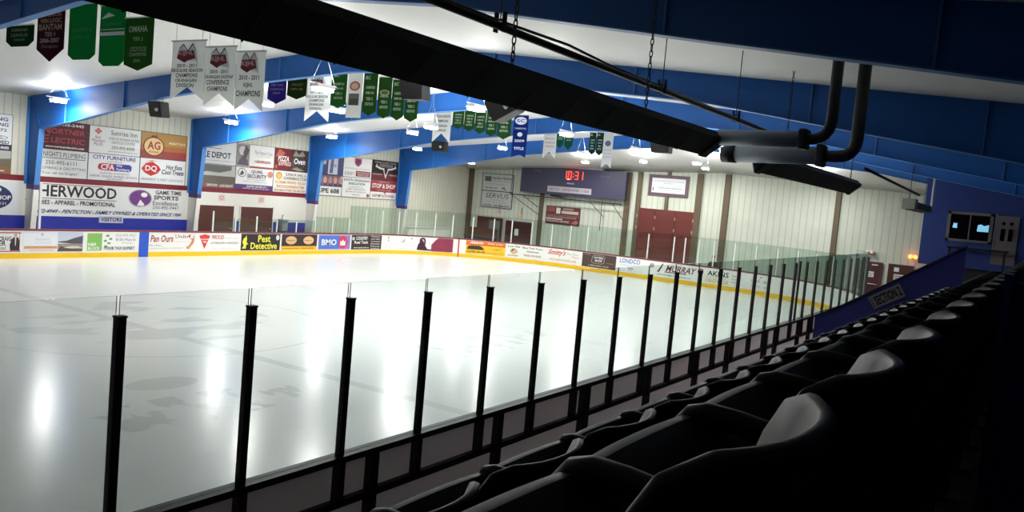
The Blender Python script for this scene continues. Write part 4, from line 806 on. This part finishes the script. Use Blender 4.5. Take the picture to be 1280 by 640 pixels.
# banners
def banner(label, x, y0, y1, zt, zb, bg, items, tail='v', cut=.2, group='trophy banners'):
    """cloth banner: y0 left edge, y1 right edge; tail v = pointed, s = swallowtail"""
    w = y0 - y1; bm = bmesh.new()
    if tail == 'v': out = [(0, 1), (0, cut), (.5, 0), (1, cut), (1, 1)]
    elif tail == 's': out = [(0, 1), (0, 0), (.5, cut), (1, 0), (1, 1)]
    elif tail == 'c': out = [(0, 1), (0, cut), (.2, 0), (.8, 0), (1, cut), (1, 1)]
    else: out = [(0, 1), (0, 0), (1, 0), (1, 1)]
    P = lambda u, v, d: Vector((x - d, y0 - u * w, zb + (zt - zb) * v))
    vs = [bm.verts.new(P(u, v, 0)) for u, v in out]; vs2 = [bm.verts.new(P(u, v, -.012)) for u, v in out]
    n = len(out); bm.faces.new(vs); bm.faces.new(vs2[::-1])
    for i in range(n): bm.faces.new((vs[i], vs2[i], vs2[(i + 1) % n], vs[(i + 1) % n]))
    bmesh.ops.recalc_face_normals(bm, faces=bm.faces[:])
    o = obj('banner', bm, cloth(bg)); tag(o, label, 'banner', group)
    bmr = bmesh.new(); tube(bmr, [P(-.03, 1, 0), P(1.03, 1, 0)], .018, 6)
    for u in (.1, .9): tube(bmr, [P(u, 1, 0), (x, y0 - u * w, zceil(x, y0 - u * w))], .006, 4)
    obj('hanging_rod', bmr, M_ALU, o)
    if items:
        # straight sheet for the print, offset outside the cloth ripple
        prints(o, lambda u, v, d: P(u, v, d + .004), items)
GRN = (40, 150, 84); DGR = (60, 112, 50); WB = (238, 240, 238); GW = (190, 214, 180)
k = .8085; X1 = 11.4
def y1_(y): return (y + 6.105) * k - 6.105
def z1_(z): return 4.011 + (z - 4.011) * k
def b1(label, ya, yb, zt, zb, *a, **kw): banner(label, X1, y1_(ya), y1_(yb), z1_(zt), z1_(zb), *a, group='big trophy banners in the nearest row', **kw)
gl = lambda n: [T(s, .12, .78 - .12 * i, .88, .84 - .12 * i, GW, False) for i, s in enumerate(('ZONE', 'BANTAM', 'CHAMPIONS', '1998-99', 'OSOYOOS')[:n])]
b1('short dark green banner, farthest left below the dark roof beam', 23.2, 21.5, 8.0, 7.32, (34, 74, 44), [T('OMAHA', .2, .7, .8, .84, (120, 140, 90)), T('LEAGUE', .2, .46, .8, .6, (120, 140, 90)), T('1984-85', .3, .26, .7, .36, (120, 140, 90))], tail='c', cut=.25)
b1('dark maroon banner with tan league lettering and pointed tail', 21.3, 19.75, 8.42, 6.82, (84, 44, 58), [T('INTERIOR', .1, .86, .9, .93, (190, 150, 110)), T('WIN LOGIC', .12, .74, .9, .83, (190, 150, 110)), T('BANTAM', .08, .60, .92, .72, (190, 150, 110)), T('TIER 4', .3, .48, .7, .57, (180, 140, 110)), T('2006-2007', .14, .36, .86, .45, (200, 180, 170)), T('Champions', .2, .24, .8, .33, (170, 140, 140), False)], cut=.24)
b1('plain bright green banner, left of the one with a white stripe', 19.5, 18.05, 8.5, 6.86, GRN, [T('CHAMPIONS', .15, .5, .85, .56, (70, 150, 100), False), T('1996-97', .2, .38, .8, .44, (70, 150, 100), False)], tail='c', cut=.09)
b1('bright green banner with white stripes across its upper part', 17.85, 16.6, 8.4, 6.66, GRN, [Po([(.06, .78), (.6, .82), (.34, .88)], WB), Rr(0, .50, 1, .56, WB), Rr(0, .59, 1, .61, (190, 210, 195)), T('CHAMPIONS', .15, .66, .85, .71, (90, 160, 110), False)], tail='c', cut=.08)
b1('dark green banner with pale lettering arched at its top', 16.58, 15.25, 8.0, 6.52, DGR, [T('OMAHA', .14, .72, .80, .84, GW), T('TIER 2', .3, .56, .66, .63, GW, False), T('OSOYOOS', .22, .36, .8, .45, GW, False), T('CHAMPIONS', .2, .27, .8, .34, GW, False), T('2001', .36, .16, .6, .22, GW, False)], cut=.12)
KI = lambda: [Po([(.14, .72), (.2, .92), (.33, .98), (.45, .86), (.60, .98), (.74, .84), (.82, .62), (.7, .66)], (236, 236, 236)), Po([(.20, .88), (.34, .985), (.48, .86), (.62, .985), (.78, .80), (.62, .955), (.48, .835), (.34, .955)], (60, 56, 62)), Po([(.16, .72), (.2, .86), (.66, .86), (.72, .72), (.5, .68), (.4, .64)], (132, 28, 48)), T('KIJHL', .2, .735, .66, .835, (226, 190, 196))]
b1('white swallowtail banner with a red mountain emblem, leftmost of the three large white ones', 14.35, 12.95, 7.3, 5.74, WB, [('p', [(u, v * .95 + .02) for u, v in it[1]], it[2]) if it[0] == 'p' else it for it in KI()] + [T('2010 - 2011', .18, .55, .78, .61, (50, 46, 54)), T('REGULAR SEASON', .02, .47, .96, .53, (50, 46, 54)), T('CHAMPIONS', .16, .38, .82, .45, (50, 46, 54)), T('OKANAGAN', .16, .30, .80, .36, (50, 46, 54)), T('DIVISION', .2, .21, .72, .28, (70, 66, 74))], tail='s', cut=.22)
b1('white swallowtail banner with a red mountain emblem, middle of the three large white ones', 12.92, 11.72, 7.12, 5.60, WB, KI() + [T('2010 - 2011', .18, .55, .78, .61, (50, 46, 54)), T('OKANAGAN SHUSWAP', .02, .46, .96, .52, (50, 46, 54)), T('CONFERENCE', .08, .36, .84, .44, (50, 46, 54)), T('CHAMPIONS', .12, .25, .80, .33, (60, 56, 64))], tail='s', cut=.22)
b1('white swallowtail banner with a red mountain emblem, rightmost of the three large white ones', 11.69, 10.62, 6.98, 5.50, WB, KI() + [T('2010 - 2011', .14, .52, .84, .60, (50, 46, 54)), T('KIJHL', .32, .38, .64, .47, (50, 46, 54)), T('CHAMPIONS', .06, .24, .92, .34, (50, 46, 54))], tail='s', cut=.2)
kb = .876; X2 = 19.0
def b2(label, ya, yb, zt, zb, *a, **kw): banner(label, X2, (ya + 6.105) * kb - 6.105, (yb + 6.105) * kb - 6.105, min(4.011 + (zt - 4.011) * kb, zc((ya + 6.1) * kb - 6.1) - .04), 4.011 + (zb - 4.011) * kb, *a, group='trophy banners in the second row', **kw)
GT = lambda: [T('BC', .15, .84, .5, .92, GW), T('CHAMPIONS', .2, .62, .85, .69, GW), T('1989-90', .2, .5, .8, .56, GW), T('TIER 3', .26, .36, .74, .43, GW), T('OSOYOOS', .2, .24, .8, .31, GW)]
b2('purple pointed banner between the white ones, partly behind the blue beam', 19.38, 18.38, 7.6, 6.6, (66, 54, 138), [T('PEE WEE', .2, .66, .84, .74, (170, 160, 210), False), T('CHAMPIONS', .14, .5, .88, .58, (170, 160, 210), False), T('2004', .3, .36, .7, .44, (170, 160, 210), False)], cut=.18)
b2('dark olive pointed banner right of the purple one', 18.32, 17.28, 7.6, 6.78, (48, 66, 34), [T('MIDGET', .25, .6, .8, .7, (150, 160, 90), False), T('1991-92', .2, .4, .8, .5, (190, 180, 70), False)], cut=.18)
b2('white swallowtail banner with a red emblem in the second row', 17.32, 16.1, 7.75, 6.0, WB, [('p', [(u, v) for u, v in it[1]], it[2]) if it[0] == 'p' else it for it in KI()] + [T('2011 - 2012', .2, .57, .74, .62, (50, 46, 54)), T('REGULAR SEASON', .04, .48, .94, .54, (50, 46, 54)), T('CHAMPIONS', .16, .40, .80, .46, (50, 46, 54)), T('OKANAGAN', .18, .32, .78, .38, (50, 46, 54)), T('DIVISION', .22, .24, .70, .29, (50, 46, 54))], tail='s', cut=.22)
b2('green pointed banner directly right of the white one with a red emblem', 16.05, 15.3, 7.8, 6.5, (58, 108, 50), GT(), cut=.1)
b2('narrow white banner with an orange crest and a dark photo', 15.25, 14.55, 7.85, 6.18, (226, 226, 222), [El(.5, .66, .36, .10, (190, 110, 70)), El(.5, .66, .24, .065, (222, 190, 160)), Rr(.14, .26, .82, .50, (70, 76, 62)), Rr(.2, .40, .76, .48, (110, 116, 96))], tail='n')
for i, (ya, yb, zt, zb, lab) in enumerate(((14.5, 13.86, 7.75, 6.26, 'green pointed banner right of the narrow white one'), (13.8, 13.2, 7.6, 6.19, 'green pointed banner with a pale oval crest'), (13.17, 12.62, 7.52, 6.14, 'green pointed banner just left of the wide speaker'), (12.58, 12.0, 7.4, 6.11, 'rightmost green banner of the second row, behind the wide speaker'))):
    b2(lab, ya, yb, zt, zb, (60, 106, 50), ([El(.5, .62, .36, .07, (200, 206, 150)), El(.5, .62, .28, .05, (90, 120, 60))] + GT()[2:]) if i == 1 else GT(), cut=.1)
kc = .915; X3 = 26.8
def b3(label, ya, yb, zt, zb, *a, **kw): banner(label, X3, (ya + 6.105) * kc - 6.105, (yb + 6.105) * kc - 6.105, 4.011 + (zt - 4.011) * kc, 4.011 + (zb - 4.011) * kc, *a, group='trophy banners in the third row', **kw)
b3('white swallowtail banner above a small black speaker, third row', 17.4, 16.42, 7.6, 6.0, WB, [T('2011-12', .2, .82, .76, .88, (80, 70, 80)), T('REGULAR SEASON', .08, .68, .94, .75, (90, 84, 92)), T('CHAMPIONS', .14, .55, .84, .62, (90, 84, 92)), T('OKANAGAN', .16, .42, .8, .49, (90, 84, 92)), T('DIVISION', .2, .3, .76, .36, (90, 84, 92))], tail='s', cut=.25)
yy = [16.35, 15.72, 15.14, 14.56, 13.98, 13.55]
for i in range(5):
    b3('%s small green pointed banner of the third row, counted from its white banner' % ordw(i + 1), yy[i] - .01, yy[i + 1] + .02 if i < 4 else 13.28, 7.55, 6.62 - .09 * i, (56, 104, 56), GT()[1:], cut=.12)
b3('tall narrow navy banner with white letters beside the tilted speaker', 13.15, 12.45, 7.3, 5.55, (34, 62, 140), [El(.5, .86, .4, .09, (230, 232, 240)), T('SC', .2, .82, .8, .90, (34, 62, 140)), T('CHAMPIONS', .1, .66, .9, .70, (190, 200, 226)), El(.5, .54, .18, .05, (210, 216, 234)), T('2009', .15, .36, .85, .42, (210, 216, 234)), T('TITLE', .15, .18, .85, .24, (210, 216, 234))], tail='s', cut=.08)
kd = .932; X4 = 34.4
def b4(label, ya, yb, zt, zb, *a, **kw): banner(label, X4, (ya + 6.105) * kd - 6.105, (yb + 6.105) * kd - 6.105, 4.011 + (zt - 4.011) * kd, 4.011 + (zb - 4.011) * kd, *a, group='trophy banners in the farthest row', **kw)
RT = lambda: [T('2012', .2, .84, .8, .9, (200, 130, 120)), T('LEAGUE', .14, .68, .86, .74, (170, 140, 140)), T('CHAMPIONS', .1, .54, .9, .6, (170, 140, 140)), T('DIVISION', .16, .4, .84, .46, (170, 140, 140))]
b4('white swallowtail banner left of two small green ones, farthest row', 16.25, 15.5, 7.4, 6.0, (220, 222, 222), RT(), tail='s', cut=.24)
b4('small green banner, left one of the pair in the farthest row', 15.5, 15.08, 7.4, 6.52, (40, 104, 82), GT()[1:3], cut=.25)
b4('small green banner, right one of the pair in the farthest row', 15.03, 14.55, 7.4, 6.46, (40, 104, 82), GT()[1:3], cut=.25)
b4('narrow dark green banner left of its twin over the scoreboard', 13.62, 13.27, 7.4, 6.3, (36, 70, 56), GT(), cut=.12)
b4('narrow dark green banner next to the long white one over the scoreboard', 13.22, 12.85, 7.42, 6.29, (36, 70, 56), GT(), cut=.12)
b4('long white swallowtail banner with a blue crest over the scoreboard', 12.85, 12.32, 7.4, 5.7, (220, 222, 222), [El(.5, .7, .3, .08, (90, 100, 140)), Rr(.1, .5, .9, .52, (180, 180, 186)), Rr(.1, .4, .9, .42, (180, 180, 186)), Rr(.1, .3, .9, .32, (180, 180, 186))], tail='s', cut=.12)

# ================================================================== radiant heaters over the stands
def heater(label, x0, x1, y, zb):
    r = empty('radiant_heater', label, 'heater', ((x0 + x1) / 2, y, zb), 'tube heaters over the stands')
    # hood: shallow trapezoid channel tilted towards the seats
    prof = [(0.0, 0.0), (-.02, .04), (-.18, .31), (-.23, .32), (-.27, .30), (-.10, -.02)]
    bm = bmesh.new(); pr = [(y + .03, zb), (y - .02, zb - .02), (y - .06, zb + .02), (y - .20, zb + .22), (y - .25, zb + .24), (y - .22, zb + .30), (y - .10, zb + .34), (y + .06, zb + .18)]
    pr = [(y + .05, zb - .01), (y - .22, zb + .245), (y - .20, zb + .33), (y + .0, zb + .36), (y + .12, zb + .24), (y + .10, zb + .04)]
    prism(bm, [(x0, a, b) for a, b in pr], (x1 - x0, 0, 0)); obj('hood', bm, M_HEAT, r)
    bm = bmesh.new()
    xx = x0 + .4
    while xx < x1 - .3:
        prism(bm, [(xx, y + .052, zb - .016), (xx, y - .222, zb + .243), (xx, y - .228, zb + .249), (xx, y + .046, zb - .022)], (.012, 0, 0)); xx += .83
    obj('hood_seam', bm, mat('hood_seam', (70, 64, 70), .5), r)
    for xe, s_ in ((x0, -1), (x1, 1)):
        bm = bmesh.new(); prism(bm, [(xe, y + .07, zb - .05), (xe, y - .24, zb + .22), (xe, y - .21, zb + .30), (xe, y + .0, zb + .30), (xe, y + .13, zb + .18)], (s_ * .32, 0, 0)); bmesh.ops.bevel(bm, geom=bm.edges[:], offset=.025, segments=1, affect='EDGES'); obj('burner_box', bm, M_PIPE, r)
    x = x0 + 1.2
    while x < x1:
        bm = bmesh.new(); yy_, z0_ = y - .02, zb + .34; zt = zceil(x, y) - .03; n = int((zt - z0_) / .075)
        for q in range(n):
            zz = z0_ + (zt - z0_) * (q + .5) / n; a = math.pi / 2 * (q % 2)
            tube(bm, [(x + .02 * math.cos(t) * math.cos(a), yy_ + .02 * math.cos(t) * math.sin(a), zz + .048 * math.sin(t)) for t in [2 * math.pi * j / 8 for j in range(9)]], .007, 5, cap=False)
        obj('hanging_chain', bm, M_PIPE, r); x += 3.1
    return r
h1 = heater('long black tube heater crossing the upper left to the middle of the picture', 2.4, 12.0, -1.6, 4.86)
h2 = heater('shorter black tube heater sloping toward the end wall at right of centre', 15.1, 22.6, -1.6, 4.80)
# exhaust ducts with their risers
def exhaust(label, a, b, c, d, rad):
    r = empty('exhaust_duct', label, 'duct', a, 'heater exhaust ducts')
    TUBE('duct', [a, b], rad, M_TUBE, r, 14)
    BX('coupling', (b[0] - rad * 1.25, b[1] - .10, b[2] - rad * 1.25), (b[0] + rad * 1.25, b[1] + .02, b[2] + rad * 1.25), M_PIPE, r, .03)
    TUBE('riser', [b] + bend(b, c, d, .3) + [d], rad * .68, M_PIPE, r, 12)
    return r
exhaust('left galvanised heater duct with a bent riser pipe to the roof', (12.2, -1.74, 5.13), (12.2, -2.95, 5.15), (12.2, -3.34, 5.15), (12.2, -3.34, zc(-3.34) - .04), .115)
exhaust('right galvanised heater duct with a bent riser pipe to the roof', (14.72, -1.2, 5.08), (14.72, -2.62, 5.12), (14.72, -3.2, 5.12), (14.72, -3.2, zc(-3.2) - .04), .15)
# round end hood of the second duct
bm = bmesh.new(); tube(bm, [(14.72, -.95, 5.06), (14.72, -1.2, 5.08)], [.14, .16], 14); obj('end_hood', bm, M_PIPE, [o for o in COL.objects if o.name == 'exhaust_duct.001'][0])
# gas pipe with clamps
gp = empty('gas_pipe', 'dark gas pipe running diagonally under the roof above the heater', 'pipe', (9, -1.2, 5.68))
TUBE('pipe', [(2.5, -1.2, 5.69), (16.3, -1.2, 5.66)], .043, M_PIPE, gp, 8)
TUBE('cable', [(2.5, -1.17, 5.735), (7, -1.17, 5.74), (8.5, -1.17, 5.78), (9.5, -1.17, 5.74), (16, -1.17, 5.70)], .016, M_PIPE, gp, 6)
for x in (7.05, 11.2, 14.5):
    BX('clamp', (x - .03, -1.26, 5.62), (x + .03, -1.24, 5.82), M_PIPE, gp); BX('clamp', (x - .03, -1.16, 5.62), (x + .03, -1.14, 5.82), M_PIPE, gp); BX('clamp_bar', (x - .03, -1.26, 5.73), (x + .03, -1.14, 5.75), M_PIPE, gp)
    TUBE('hanger_rod', [(x, -1.2, 5.74), (x, -1.2, zc(-1.2))], .008, M_PIPE, gp, 5)
gp2 = TUBE('gas_pipe', [(16.8, -3.0, 5.08), (19.5, -3.02, 5.02), (24, -3.05, 4.93)], .03, M_PIPE, None, 8); tag(gp2, 'thin dark pipe continuing past the right duct toward the blue wall', 'pipe')
# distant heater in the last bay
h3 = empty('radiant_heater', 'small dark heater with a grey burner box near the blue wall', 'heater', (33.0, -1.9, 4.85), 'tube heaters over the stands')
bm = bmesh.new(); prism(bm, [(32.6, -1.55, 4.72), (32.6, -1.95, 4.78), (32.6, -1.9, 5.02), (32.6, -1.6, 5.02)], (4.2, 0, 0)); obj('hood', bm, M_HEAT, h3)
BX('burner_box', (32.0, -1.95, 4.74), (32.6, -1.5, 5.1), mat('burner_grey', (120, 122, 112), .5), h3, .02)
TUBE('hanger', [(32.3, -1.7, 5.1), (32.3, -1.7, zc(-1.7))], .012, M_PIPE, h3, 5); TUBE('hanger', [(36.2, -1.7, 5.0), (36.2, -1.7, zc(-1.7))], .012, M_PIPE, h3, 5)
TUBE('exhaust_pipe', [(36.8, -1.7, 4.86)] + bend((36.8, -1.7, 4.86), (38.6, -1.7, 4.86), (38.6, -1.7, 5.6), .25) + [(38.6, -1.7, zc(-1.7))], .05, M_TUBE, h3, 8)

# ================================================================== stands
RA = (-5.05, 2.45); RC = (-5.91, 2.925)     # seat back line and floor height of the two rows
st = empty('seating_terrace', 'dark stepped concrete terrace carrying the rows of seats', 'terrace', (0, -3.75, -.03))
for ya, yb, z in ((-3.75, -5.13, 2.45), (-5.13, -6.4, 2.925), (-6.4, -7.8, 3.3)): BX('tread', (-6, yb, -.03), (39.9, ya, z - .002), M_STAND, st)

def shell(bm, wd, pts, th, mi=0, wrap=None, n=8):
    """curved sheet: pts = [(y, z, halfwidth, wrapdepth)], local x across"""
    G_ = []
    for (y, z, hw, wr) in pts:
        row = []
        for k in range(n + 1):
            u = -1 + 2 * k / n
            row.append((u * hw, y + wr * (abs(u) ** 2.2), z))
        G_.append(row)
    V = [[bm.verts.new(p) for p in row] for row in G_]
    fs = []
    for i in range(len(V) - 1):
        for k in range(n):
            f = bm.faces.new((V[i][k], V[i][k + 1], V[i + 1][k + 1], V[i + 1][k])); f.smooth = True; f.material_index = mi; fs.append(f)
    return fs
def solid_shell(name, pts, th, mm, parent):
    bm = bmesh.new(); shell(bm, 0, pts, th)
    bmesh.ops.recalc_face_normals(bm, faces=bm.faces[:])
    bmesh.ops.solidify(bm, geom=bm.faces[:], thickness=th)
    bmesh.ops.recalc_face_normals(bm, faces=bm.faces[:])
    for f in bm.faces: f.smooth = True
    o = obj(name, bm, mm, parent)
    b = o.modifiers.new('bevel', 'BEVEL'); b.width = .008; b.segments = 2; b.limit_method = 'ANGLE'
    return o
def make_seat():
    root = empty('stadium_seat', 'x', 'seat', (0, 0, 0), 'navy tip-up stadium seats')
    # back rest: concave shell leaning back, rounded top corners
    bp_ = [(.13, .36, .20, .05), (.11, .46, .225, .075), (.08, .58, .235, .095), (.045, .70, .24, .10), (.022, .79, .238, .095), (.008, .845, .222, .08), (.0, .87, .175, .045)]
    solid_shell('backrest', bp_, .022, M_SEAT, root)
    # tip-up pan half raised, lip turned down at the front
    pp = [(.12, .42, .215, .01), (.20, .475, .232, .006), (.30, .555, .238, .0), (.375, .625, .238, -.004), (.41, .652, .236, -.008), (.435, .652, .232, -.012), (.45, .63, .224, -.014), (.452, .60, .212, -.014)]
    solid_shell('seat_pan', pp, .022, M_SEAT, root)
    bm = bmesh.new()
    # armrest on the near side: rounded front
    ax = -.262
    pts = [(ax, .03, .600), (ax, .12, .622), (ax, .22, .640), (ax, .32, .652), (ax, .38, .655), (ax, .415, .645), (ax, .437, .62), (ax, .44, .58)]
    tube(bm, pts, [.022, .024, .026, .027, .027, .026, .023, .018], 10); obj('armrest', bm, M_SEAT, root)
    bm = bmesh.new(); box(bm, (ax - .018, .05, .0), (ax + .018, .14, .59)); box(bm, (ax - .018, .14, .50), (ax + .018, .36, .59)); box(bm, (ax - .05, .0, 0), (ax + .05, .24, .02)); obj('stanchion', bm, M_SEATM, root)
    bm = bmesh.new(); tube(bm, [(-.25, .13, .38), (.25, .13, .38)], .02, 8); obj('hinge_bar', bm, M_SEATM, root)
    return root
seat0 = make_seat()
def copy_tree(o):
    c = o.copy(); COL.objects.link(c)
    for ch in list(o.children):
        d = ch.copy(); COL.objects.link(d); d.parent = c
    return c
XSE = 12.3; PSE = .53
first = True
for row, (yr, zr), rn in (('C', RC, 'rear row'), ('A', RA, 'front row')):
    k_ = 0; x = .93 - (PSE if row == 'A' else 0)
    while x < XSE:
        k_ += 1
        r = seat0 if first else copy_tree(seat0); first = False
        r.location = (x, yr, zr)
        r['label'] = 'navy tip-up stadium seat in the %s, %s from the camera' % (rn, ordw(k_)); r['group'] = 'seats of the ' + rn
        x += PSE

# side panel with the section sign
XP = 13.0
bm = bmesh.new(); prism(bm, [(XP, -3.24, 2.1), (XP, -3.24, 2.59), (XP, -3.6, 2.80), (XP, -5.12, 3.84), (XP, -5.12, 2.5), (XP, -3.7, 2.5), (XP, -3.7, 2.1)], (.06, 0, 0)); pn = obj('aisle_barrier', bm, M_PANEL); tag(pn, 'sloping dark blue side panel beside the aisle, carrying the section sign', 'panel')
bm = bmesh.new(); prism(bm, [(XP - .02, -3.24, 2.59), (XP - .02, -3.6, 2.80), (XP - .02, -5.12, 3.84), (XP - .02, -5.12, 3.87), (XP - .02, -3.6, 2.83), (XP - .02, -3.24, 2.62)], (.10, 0, 0)); obj('top_rail', bm, mat('panel_rail', (96, 92, 120), .4), pn)
BX('panel_foot', (XP + .06, -3.34, -.03), (XP + .12, -3.26, 2.4), M_FRAMEBK, pn)
q = [Vector((XP - .006, y, z)) for y, z in ((-4.05, 2.83), (-4.44, 3.075), (-4.335, 3.245), (-3.94, 2.985))]
bm = bmesh.new(); prism(bm, q, (-.012, 0, 0)); sg = obj('section_sign', bm, mat('sign_grey_white', (240, 234, 236), .6)); tag(sg, 'white section sign tilted along the dark blue side panel', 'sign')
def fq(u, v, d): a = q[0].lerp(q[1], u); b = q[3].lerp(q[2], u); return a.lerp(b, v) + Vector((-.012 - d, 0, 0))
prints(sg, fq, [T('SECTION 2', .14, .16, .95, .86, (40, 26, 34)), Po([(.04, .1), (.06, .1), (.06, .9), (.04, .9)], (90, 70, 80))])
# dark blue partition at the right edge behind the rear row
bm = bmesh.new(); prism(bm, [(2.5, -6.02, 2.95), (2.5, -6.02, 3.9), (2.5, -6.95, 3.9), (2.5, -6.95, 3.3), (2.5, -6.395, 3.3), (2.5, -6.395, 2.95)], (.06, 0, 0)); pt = obj('partition_screen', bm, M_NBLUE); tag(pt, 'dark blue partition panel standing behind the rear seats at the right edge', 'panel')
BX('edge_trim', (2.48, -6.03, 2.95), (2.58, -6.01, 3.92), M_NBLUE, pt)
# room at the end of the stands
XR = 40.0
tag(BX('wall_booth', (XR, YR, 2.62), (XR + .15, -1.28, zc(-1.28)), M_NBLUE), kind='structure')
tag(BX('wall_underbooth', (XR + .3, YR, -.03), (XR + .4, -1.6, 2.62), M_FRAMEBK), kind='structure')
wn = empty('window_1', None, None, (XR, -3.3, 4.3)); wn['kind'] = 'structure'
BX('window_pane', (XR - .03, -3.82, 3.82), (XR - .01, -2.32, 4.86), M_WGLASS, wn)
bm = bmesh.new()
for a, b in (((-3.92, 3.72), (-2.22, 3.82)), ((-3.92, 4.86), (-2.22, 4.97)), ((-3.92, 3.72), (-3.80, 4.97)), ((-2.34, 3.72), (-2.22, 4.97)), ((-3.10, 3.8), (-3.05, 4.9))): box(bm, (XR - .07, a[0], a[1]), (XR, b[0], b[1]))
obj('window_frame', bm, M_TRIMW, wn)
M_SCR = mat('screen_glow', (150, 210, 240), .4, emit=(130, 200, 236), es=.75)
def screen(label, pts):
    bm = bmesh.new(); prism(bm, [(XR - .045, y, z) for y, z in pts], (-.01, 0, 0)); tag(obj('lit_paper', bm, M_SCR), label, 'lit paper')
screen('small pale lit shape low in the left window pane', [(-2.44, 4.28), (-2.62, 4.27), (-2.60, 4.5), (-2.54, 4.45), (-2.48, 4.5)])
screen('larger light blue lit shape in the right window pane', [(-3.36, 4.2), (-3.78, 4.2), (-3.78, 4.5), (-3.6, 4.44), (-3.5, 4.5), (-3.38, 4.47)])
dr = BX('door_8', (XR - .06, -4.85, 2.9), (XR, -4.05, 4.93), M_TRIMW); tag(dr, kind='structure')
bm = bmesh.new()
for y0, y1, z0, z1 in ((-4.38, -4.22, 3.9, 4.4), (-4.66, -4.5, 3.9, 4.4), (-4.36, -4.24, 4.56, 4.68), (-4.64, -4.52, 4.56, 4.68)): box(bm, (XR - .07, y0, z0), (XR - .058, y1, z1))
obj('door_pane', bm, M_WGLASS, dr)
BX('door_frame', (XR - .08, -4.05, 2.9), (XR, -3.98, 5.0), M_TRIMW, dr)
ct = BX('counter', (XR - .9, -4.6, 3.42), (XR - .2, -2.4, 3.5), M_STAND); tag(ct, 'dark counter shelf below the booth window', 'counter')
for y in (-2.5, -4.5): BX('leg', (XR - .8, y - .04, 2.49), (XR - .72, y + .04, 3.42), M_STAND, ct)

# ================================================================== world
w = bpy.data.worlds.new('world'); SC.world = w; w.use_nodes = True
w.node_tree.nodes['Background'].inputs[0].default_value = (.02, .018, .05, 1); w.node_tree.nodes['Background'].inputs[1].default_value = .0
